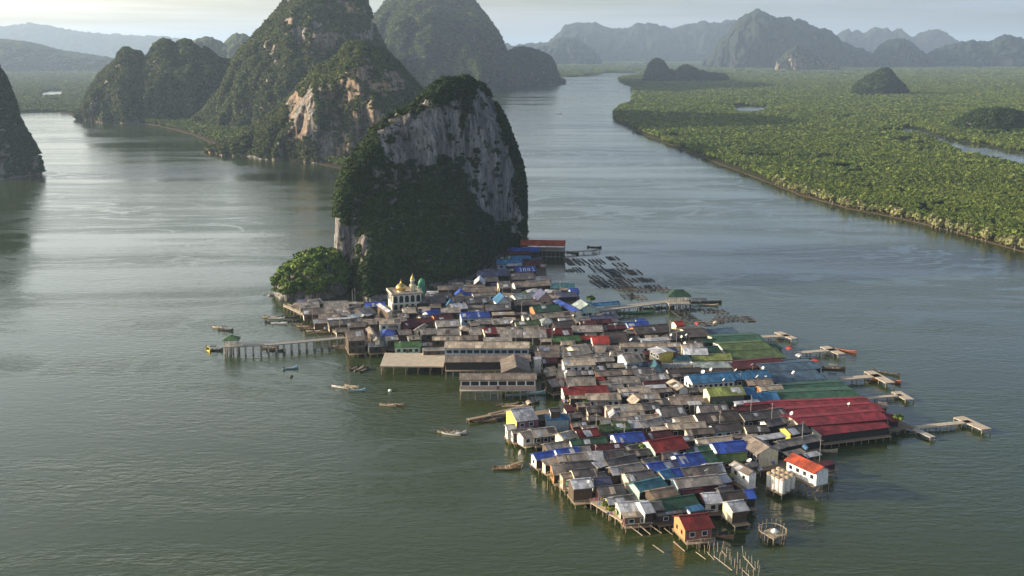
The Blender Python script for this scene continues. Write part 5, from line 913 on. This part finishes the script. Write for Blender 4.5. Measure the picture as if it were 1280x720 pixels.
# ---- satellite dishes and roof tanks
dish = MB().lathe([(.05, .0), (.6, .10), (1.0, .30), (1.25, .52), (1.22, .55), (.98, .36), (.58, .16), (.04, .06)], 18).mesh('dish', smooth=True); dish.materials.append(simple('dish_white', (.62, .62, .59), .55, 1, .2, .25)); mast = MB().bar((0, 0, -2.0), (0, 0, 0), .14, n=6).mesh('mast'); mast.materials.append(CONP)
dl = [(439, 388, 4), (453, 394, 6), (524, 394, 6), (560, 389, 7), (647, 376, 6), (672, 380, 6), (693, 411, 7), (716, 394, 6), (770, 405, 6), (753, 412, 6), (789, 424, 7), (824, 418, 8), (839, 418, 7), (852, 420, 7), (858, 418, 6), (867, 424, 6), (879, 464, 6), (917, 428, 7), (920, 462, 6), (926, 466, 7), (954, 459, 7), (930, 456, 6), (941, 455, 6), (972, 478, 6), (992, 465, 7), (708, 464, 6), (711, 483, 6), (711, 499, 6), (816, 461, 6), (824, 512, 6), (856, 567, 6), (884, 587, 6), (937, 575, 5), (951, 580, 4), (889, 461, 6), (899, 464, 6), (905, 474, 7), (947, 470, 7), (957, 470, 7), (745, 430, 6), (664, 432, 6), (620, 423, 6), (500, 427, 6), (640, 402, 6), (735, 601, 6), (828, 598, 6), (1061, 504, 6), (1000, 490, 6), (990, 516, 6), (660, 398, 6), (586, 395, 7), (470, 400, 6)]
for x, y, z in dl[::2] + dl[1::6]:
    c = P(x, y, z + 1.2); r = empty('satellite_dish', c, random.uniform(-.5, .5)); q_ = random.uniform(.34, .62); child('dish', dish, r, (0, 0, -.3), (random.uniform(-.4, .4), R(-random.uniform(20, 62)), random.uniform(-.5, .5)), (q_, q_, q_)); child('mast', mast, r, (0, 0, 0)); r['category'] = 'dish'; r['group'] = 'satellite dishes on the roofs'; ALL.append((r, x, y, 'white satellite dish', None))
wt = MB().lathe([(.65, 0), (.68, .1), (.68, 1.3), (.5, 1.55), (.2, 1.65), (.2, 1.75)], 12).mesh('barrel_tank', smooth=False)
TC = {'bright blue': (.03, .12, .42), 'steel grey': (.45, .46, .47), 'dark green': (.03, .09, .05)}; TM = {}
for k, c in TC.items(): q = wt.copy(); q.materials.append(simple('tank_' + k.replace(' ', '_'), c, .45, 1, .1, .1)); TM[k] = q
for i in range(26):
    k = random.choice(list(TC)); q = random.choice(ALL[:330]); x, y = q[1] + random.uniform(-8, 8), q[2] + random.uniform(2, 8)
    o = bpy.data.objects.new('barrel_tank', TM[k]); COL.objects.link(o); o.location = P(x, y, 1.95); o['category'] = 'tank'; o['group'] = 'small tanks between the roofs'; ALL.append((o, x, y, f'{k} barrel water tank', None))
# awnings and tarps
for x, y, w_, c, nm in [(823, 519, 5, 'A', 'orange-red'), (717, 534, 5, 'A', 'orange-red'), (1020, 452, 9, 'A', 'orange-red'), (988, 436, 8, 'A', 'orange-red'), (878, 611, 6, 'O', 'orange'), (1000, 445, 7, 'w', 'white'), (662, 504, 7, 't', 'tan'), (706, 520, 7, 'w', 'white'), (690, 526, 6, 'w', 'white'), (727, 500, 6, 'w', 'white'), (812, 467, 5, 'T', 'teal'), (872, 405, 5, 'A', 'orange-red'), (895, 404, 6, 't', 'tan'), (735, 405, 5, 'B', 'blue'), (950, 587, 6, 'w', 'white'), (903, 585, 5, 'T', 'teal'), (846, 575, 4, 'w', 'white'), (700, 370, 5, 'B', 'blue'), (651, 567, 5, 't', 'tan'), (1008, 560, 6, 'L', 'sky blue'), (810, 572, 5, 'E', 'mint'), (880, 546, 5, 'E', 'mint')]:
    z = 4.0; c_ = P(x, y, z); wm = w_ * c_.y / F * 1.3; r = empty('awning', (c_.x, c_.y, 2.0), random.uniform(-.5, .5)); mb = MB(); n_ = 4
    for i in range(n_):
        a0, a1 = -1 + 2 * i / n_, -1 + 2 * (i + 1) / n_; f = lambda a: 2.5 - .7 * a * a
        for sg in (0, .05): mb.face([(a0 * wm / 2, -1.3, f(a0) + sg), (a1 * wm / 2, -1.3, f(a1) + sg), (a1 * wm / 2, 1.3, f(a1) + .3 + sg), (a0 * wm / 2, 1.3, f(a0) + .3 + sg)])
    mb.build('canopy', RM[c], r); [child('post', STILT, r, (sx_ * wm * .46, sy_ * 1.1, 2.0), (0, 0, 0), (.4, .4, 2.0 / 2.2)) for sx_ in (-1, 1) for sy_ in (-1, 1)]
    r['category'] = 'awning'; r['group'] = 'awnings between the houses'; ALL.append((r, x, y, f'{nm} curved cloth awning', None))
# ---- fish cages
NET = simple('dark_net', (.020, .024, .026), .9, 2, .3, .3); CAGEW = simple('cage_timber', (.055, .050, .048), .85, 1.5, .4, .3)
def cage(px, py, w, hgt, i):
    a, b_, c, d = P(px - w / 2, py + hgt / 2), P(px + w / 2, py + hgt / 2), P(px + w / 2, py - hgt / 2), P(px - w / 2, py - hgt / 2); ctr = (a + c) / 2
    X, Y = (b_ - a).length, abs(d.y - a.y); r = empty('fish_cage', (ctr.x, ctr.y, .12), R(random.uniform(7, 16)))
    mb = MB(); nx, ny = max(2, int(X / 2.2)), max(2, int(Y / 3.6)); xs, ys = np.linspace(-X / 2, X / 2, nx + 1), np.linspace(-Y / 2, Y / 2, ny + 1)
    for x in xs: mb.box(x - .21, x + .21, -Y / 2 - .3, Y / 2 + .3, -.1, .22)
    fr = mb.build('frame', CAGEW, r); mb = MB()
    for y in ys: mb.box(-X / 2 - .3, X / 2 + .3, y - .22, y + .22, .225, .34)
    mb.build('walkboard', WOOD if i % 3 == 0 else CAGEW, r)
    mb = MB()
    for k in range(nx):
        for j in range(ny):
            if (k * 7 + j * 5 + i) % 5 == 0: mb.face([(xs[k] + .25, ys[j] + .25, .12), (xs[k + 1] - .25, ys[j] + .25, .12), (xs[k + 1] - .25, ys[j + 1] - .25, .12), (xs[k] + .25, ys[j + 1] - .25, .12)])
    if mb.f: mb.build('net', NET, r)
    if i in (23, 35): MB().bar((X * .2, 0, .5), (X * .2, 0, 1.7), 1.3, 1.3).build('hut', CAGEW, r)
    r['category'] = 'fish cage'; r['group'] = 'floating fish cages'; ALL.append((r, px, py, 'dark floating timber fish cage', None))
for i, q in enumerate([(714, 327, 14, 8), (726, 327.5, 13, 7), (723, 337.5, 9, 5), (712, 338.5, 8, 2.5), (746, 327, 15, 5), (766, 323, 12, 3.5), (775, 331, 14, 4), (747, 336, 15, 7), (762, 341, 15, 8), (779, 339, 17, 6), (793, 340.5, 14, 5), (770, 346.5, 17, 4), (745, 347, 12, 5), (752, 355, 18, 8), (767, 354, 15, 7), (780, 353, 12, 8), (797, 350, 20, 4), (811, 350.5, 10, 3), (785, 361, 18, 6), (801, 362, 18, 6), (818, 360, 18, 6), (830, 362.5, 14, 5), (775, 361, 11, 5), (786, 370.5, 16, 5), (800, 372, 12, 4.5),
                           (868, 387.5, 16, 3), (885, 389, 18, 4), (900, 390, 14, 4), (858, 396, 18, 5), (868, 402, 16, 5), (884, 405, 14, 4), (905, 399, 14, 6), (918, 398.5, 13, 6), (932, 399, 15, 6), (897, 402, 8, 4), (848, 391, 12, 5)]): cage(*q, i)
# ---- boats
HULL = {k: simple('hull_' + k.replace(' ', '_'), c, .6, 1.5, .25, .1) for k, c in {'yellow': (.50, .42, .08), 'weathered brown': (.26, .17, .10), 'dark': (.06, .055, .05), 'pale timber': (.40, .33, .23), 'light blue': (.30, .44, .48), 'red-brown': (.34, .10, .05), 'white': (.66, .65, .60), 'green': (.10, .22, .10)}.items()}
def hull_mesh(L, w, mat):
    mb = MB(); n = 12; rows = []
    for i in range(n + 1):
        t = i / n; x = -L / 2 + L * t; ww = w / 2 * (math.sin(pi * min(1, .18 + t * .55)) if t < .58 else max(0, math.cos((t - .58) / .42 * pi / 2)) ** .8 + .02); sh = .55 + .95 * max(0, t - .62) ** 2 * 6 + .25 * max(0, .2 - t) * 4
        rows.append([(x, -ww, sh), (x, -ww * .72, .08), (x, 0, -.1), (x, ww * .72, .08), (x, ww, sh), (x, ww * .86, sh - .02), (x, ww * .6, .26), (x, -ww * .6, .26), (x, -ww * .86, sh - .02)])
    for a, b_ in zip(rows, rows[1:]):
        for k in range(9): mb.face([a[k], b_[k], b_[(k + 1) % 9], a[(k + 1) % 9]])
    mb.face(rows[0]); mb.face(rows[-1][::-1]); me = mb.mesh('hull'); me.materials.append(mat); return me
HM = {}
def boat(px, py, ang, k, L, label, roof=None, w=1.5, group='boats at the moorings'):
    key = (k, L, w)
    if key not in HM: HM[key] = hull_mesh(L, w, HULL[k])
    c = P(px, py, 0); r = empty('longtail_boat', (c.x, c.y, 0), R(ang)); child('hull', HM[key], r, (0, 0, 0))
    for x in (-.22, -.02, .18): MB().box(L * x - .12, L * x + .12, -w * .42, w * .42, .42, .5).build('seat', TIMB, r)
    if roof:
        x0, x1 = -L * .22, L * .14; mb = MB(); [mb.face([(x0, y0, z0 + d), (x1, y0, z0 + d), (x1, y1, z1 + d), (x0, y1, z1 + d)]) for y0, y1, z0, z1 in ((-w * .5, 0, 1.75, 2.0), (0, w * .5, 2.0, 1.75)) for d in (0, .06)]; mb.build('canopy', RM[roof], r)
        for x in (x0 + .1, x1 - .1):
            for y in (-w * .42, w * .42): MB().bar((x, y, .4), (x, y, 1.78), .07).build('post', WOOD, r)
    en = MB().box(-L / 2 + .3, -L / 2 + .9, -.22, .22, .7, 1.15).build('engine', DARKW, r); MB().bar((-L / 2 + .3, 0, .9), (-L / 2 - 2.2, .0, .1), .07).build('shaft', DARKW, en)
    r['category'] = 'boat'; r['group'] = group
    if label: r['label'] = label
    else: ALL.append((r, px, py, f'{k} longtail boat', None))
boat(260, 437.5, -66, 'yellow', 9, 'yellow longtail boat moored off the green pavilion', w=2.0); boat(268.5, 438, -8, 'dark', 7, 'dark boat with frame canopy beside the yellow boat', 'd', 2.0)
boat(273, 410.5, -34, 'pale timber', 7, 'pale boat tied in the pair behind the green pavilion'); boat(282, 413, -20, 'dark', 8, 'dark boat with cover moored behind the green pavilion', 'd')
boat(363, 461, 20, 'light blue', 6, 'light blue small boat alone on the western water'); boat(337, 436, -10, 'weathered brown', 8, None); boat(345, 438.5, -4, 'dark', 8, None, 'd')
for x, y, k in [(338, 397.5, 'pale timber'), (346, 399, 'white'), (341, 403.5, 'dark'), (349, 405, 'white'), (362, 397, 'dark'), (366, 402, 'dark'), (373, 406.5, 'dark'), (380, 409, 'weathered brown'), (386, 412, 'weathered brown'), (393, 415, 'pale timber'), (401, 416.5, 'weathered brown')]: boat(x, y, random.uniform(-30, 10), k, 7.5, None)
for x, y, a, k in [(423, 434, -18, 'pale timber'), (430, 436.5, -14, 'weathered brown'), (434, 433, -10, 'pale timber'), (439, 441, -62, 'pale timber'), (444, 441, -55, 'weathered brown'), (449, 439, -50, 'dark'), (460, 441.5, -10, 'pale timber'), (467, 442, 0, 'green')]: boat(x, y, a, k, 6.2, None, w=1.2)
for x, y, a, k in [(443, 461, 62, 'dark'), (449, 462, 62, 'pale timber'), (455, 463.5, 62, 'dark'), (424, 484.5, -26, 'white'), (434, 486, -28, 'pale timber'), (440, 484, -30, 'pale timber'), (446, 489, 4, 'light blue'), (485, 507.5, -18, 'pale timber'), (495, 507, -20, 'weathered brown'), (558, 542, -22, 'pale timber'), (564, 543.5, -20, 'white'), (571, 542.5, 8, 'white'), (567, 540, -24, 'dark')]: boat(x, y, a, k, 6.2, None, w=1.2)
boat(658, 493.5, 10, 'light blue', 14, 'long light blue boat lying under the front pier hall', w=2.2); boat(633, 586, 6, 'weathered brown', 8, 'brown raft-like boat at the end of the short plank walkway', w=3.0)
for x, y, k in [(598, 526, 'dark'), (606, 527, 'weathered brown'), (614, 525, 'dark'), (622, 523, 'dark'), (634, 507, 'weathered brown'), (642, 509, 'pale timber'), (660, 505, 'dark')]: boat(x, y, random.uniform(-15, 15), k, 8, None)
boat(1054, 439, -38, 'red-brown', 11, 'red-brown longtail boat alongside the second T-shaped pier', w=1.8); boat(1108, 476, -42, 'red-brown', 11, 'orange-brown longtail boat outside the slate blue market pier', w=2.4); boat(1107, 467, -40, 'dark', 11, 'dark longtail boat on the far side of the slate blue market pier'); boat(1042, 461.5, -4, 'weathered brown', 9, 'brown boat moored at the slate blue market corner', 'g', 2.2)
boat(876, 378, -4, 'dark', 20, 'large dark boat moored beyond the dark green pavilion', 'C', 3.4); boat(793, 391.5, 3, 'green', 18, 'long green and yellow boat moored below the broad pier', w=3.0); boat(886, 382, -12, 'pale timber', 9, None); boat(830, 385, 4, 'dark', 10, None); boat(812, 386, 4, 'dark', 10, None)
boat(716, 316.5, -40, 'dark', 9, None); boat(743, 309.5, -15, 'dark', 9, None); boat(699, 142.5, 10, 'white', 11, 'white speck of a boat far up the river', w=2.4); boat(773, 115.5, -40, 'white', 14, 'white speck of a boat off the far mangrove point', w=3)
for x, y, k in [(877, 661, 'dark'), (890, 669, 'dark'), (897, 671, 'weathered brown'), (1030, 565, 'pale timber')]: boat(x, y, random.uniform(-30, 20), k, 8, None)
# buoys
for x, y in [(487.5, 489), (364, 471)]:
    o = MB().lathe([(.1, -.4), (.55, -.2), (.7, .2), (.5, .6), (.1, .75)], 12).build('buoy', TRIM if x > 400 else HULL['dark']); o.location = P(x, y); setp(o, 'white buoy floating on the western water' if x > 400 else 'dark buoy floating near the light blue boat', 'buoy')

# ---------------------------------------------------------------- trees one can tell apart
TRK = simple('bark', (.16, .12, .085), .9, 2, .3, .2); trunk = MB().lathe([(.5, -.3), (.3, .6), (.22, 2.2), (.14, 3.4)], 7).mesh('trunk'); trunk.materials.append(TRK)
def treeset(mat, n, seed, **k): return [crown_mesh('crown', seed + i, mat, **k) for i in range(n)]
CB = treeset(LEAF_B, 6, 500, lobes=11, leaves=22); CP = treeset(LEAF_P, 5, 600, lobes=12, leaves=20, flat=1.05); CG = treeset(LEAF_M, 3, 650, lobes=10, leaves=20)
def tree(p_, s, hgt, crowns, label, cat, group, name='tree'):
    r = empty(name, p_, random.uniform(0, 6)); child('trunk', trunk, r, (0, 0, 0), (0, 0, 0), (s / 3, s / 3, hgt / 3.2)); child('crown', random.choice(crowns), r, (0, 0, hgt * .62 - s * .22 if name == 'mangrove_tree' else hgt * .62), (0, 0, 0), (s, s * random.uniform(.85, 1.1), s * random.uniform(.85, 1.2)))
    r['category'] = cat; r['group'] = group
    if label: r['label'] = label
    return r
pt, nn = surface(triK, 8.5, 1.0); px_, py_ = proj(pt); o_ = np.argsort(-pt[:, 1])
for i in o_:
    if pt[i, 1] > 572: continue
    tree(Vector(pt[i]) - Vector((0, 0, .6)), random.choice((2.2, 2.8, 3.4, 4.4)), random.uniform(2.0, 6.0), CB, 'bright green sunlit tree in the grove at the foot of the islet', 'tree', 'sunlit grove at the foot of the islet', 'broadleaf_tree')
tree(P(343, 359, 1), 3.4, 5, CG, 'dull grey-green tree leaning out at the outer tip of the sunlit grove', 'tree', 'sunlit grove at the foot of the islet', 'broadleaf_tree')
sh = [P(x, y).xy for x, y in [(968, 231), (1000, 243), (1060, 261), (1100, 268), (1150, 280), (1200, 293), (1240, 304), (1280, 316), (1330, 331)]]; run_ = 0
for a, b_ in zip(sh, sh[1:]):
    n_ = int((b_ - a).length / 5.0); nn_ = Vector((-(b_ - a).y, (b_ - a).x)).normalized()
    for k in range(n_):
        q = a.lerp(b_, (k + random.uniform(-.3, .3)) / n_) - nn_ * random.uniform(-5.0, -.2) * (1 if nn_.y > 0 else -1); pal = fbm(np.array([[q.x / 38, q.y / 38, 0]]), 3, 12)[0] > .36
        tree(Vector((q.x, q.y, .3)), random.uniform(3.6, 6.2), random.uniform(2.6, 5.2), CP if pal else CG, ('pale grey-green mangrove tree' if pal else 'green mangrove tree') + ' in the front row of the near delta bank', 'tree', 'front row mangroves on the near delta bank', 'mangrove_tree')
for x, y, s, lb in [(801, 572, 3.0, 'yellow-green bushy tree before the mint-gabled red house'), (664, 439, 2.2, 'small yellow-green tree beside the upper pier hall'), (731, 512, 2.0, 'small green tree on the inlet landing'), (724, 538, 1.8, 'small leafy tree between the western red roofs'), (1122, 531, 2.2, 'low yellow-green bush on the crimson market landing'), (757, 637, 1.4, 'leafy planter bush on the south-west terrace'), (764, 643, 1.3, 'second leafy bush further along the south-west terrace'), (655, 372, 2.0, 'dark small tree among the far shaded houses'), (738, 380, 2.4, 'dark green tree at the head of the broad pier')]: tree(P(x, y, 2), s, s * 1.2, CB if s < 3 else CG, lb, 'tree', 'trees in the village', 'small_tree')

CL = [simple('cloth_' + n_, c, .9, 3, .15, .1) for n_, c in (('white', (.7, .7, .68)), ('red', (.45, .06, .05)), ('blue', (.08, .16, .42)), ('pink', (.55, .25, .28)), ('green', (.10, .28, .14)), ('yellow', (.58, .45, .12)))]
for x, y in [(745, 629), (755, 636), (768, 646), (697, 599), (708, 609), (716, 535), (728, 531), (662, 545), (690, 533), (741, 562), (806, 571), (425, 421), (411, 413), (398, 404), (700, 478), (708, 505), (765, 588), (846, 579), (915, 598), (960, 582)]:
    c = P(x, y, 2.0); r = empty('clothes_line', c, random.uniform(-.6, .6)); L = random.uniform(3, 5)
    for sx_ in (-1, 1): child('post', STILT, r, (sx_ * L / 2, 0, 1.7), (0, 0, 0), (.35, .35, 1.7 / 2.2))
    MB().bar((-L / 2, 0, 1.62), (L / 2, 0, 1.62), .03).build('rope', WOOD, r); xx = -L / 2 + .2
    while xx < L / 2 - .5:
        w_ = random.uniform(.35, .9); hh_ = random.uniform(.6, 1.2); MB().box(xx, xx + w_, -.02, .02, 1.6 - hh_, 1.6).build('cloth', random.choice(CL), r); xx += w_ + random.uniform(.05, .3)
    r['category'] = 'clothes line'; r['group'] = 'washing hung between the houses'; ALL.append((r, x, y, 'line of coloured washing', None))
# ---------------------------------------------------------------- labels: what the roof looks like, then where it stands
LM = [(o, x, y, n_) for o, x, y, d_, n_ in ALL if n_] + EXTRA_LM
from collections import defaultdict
buck = defaultdict(list); plain = defaultdict(list)
for o, x, y, d_, n_ in ALL: plain[d_].append(o.name)
ORD = ['first', 'second', 'third', 'fourth', 'fifth', 'sixth', 'seventh', 'eighth', 'ninth', 'tenth']
for o, x, y, d_, n_ in ALL:
    if len(plain[d_]) == 1: o['label'] = d_ if len(d_.split()) >= 4 else d_ + ' in the stilt village'; continue
    best = min((q for q in LM if q[0] is not o), key=lambda q: math.hypot((q[1] - x) * .6, (q[2] - y) * 1.7)); dx, dy = x - best[1], (y - best[2]) * 2.2
    rel = ('in front of' if dy > 0 else 'behind') if abs(dy) > abs(dx) else ('right of' if dx > 0 else 'left of')
    buck[(d_, rel, best[3])].append((math.hypot(dx, dy), o))
for (d_, rel, nm), L_ in buck.items():
    L_.sort(key=lambda q: q[0])
    for i, (r_, o) in enumerate(L_): o['label'] = f"{d_}{'' if len(L_) == 1 else ', ' + ORD[i]} {rel} the {nm}"
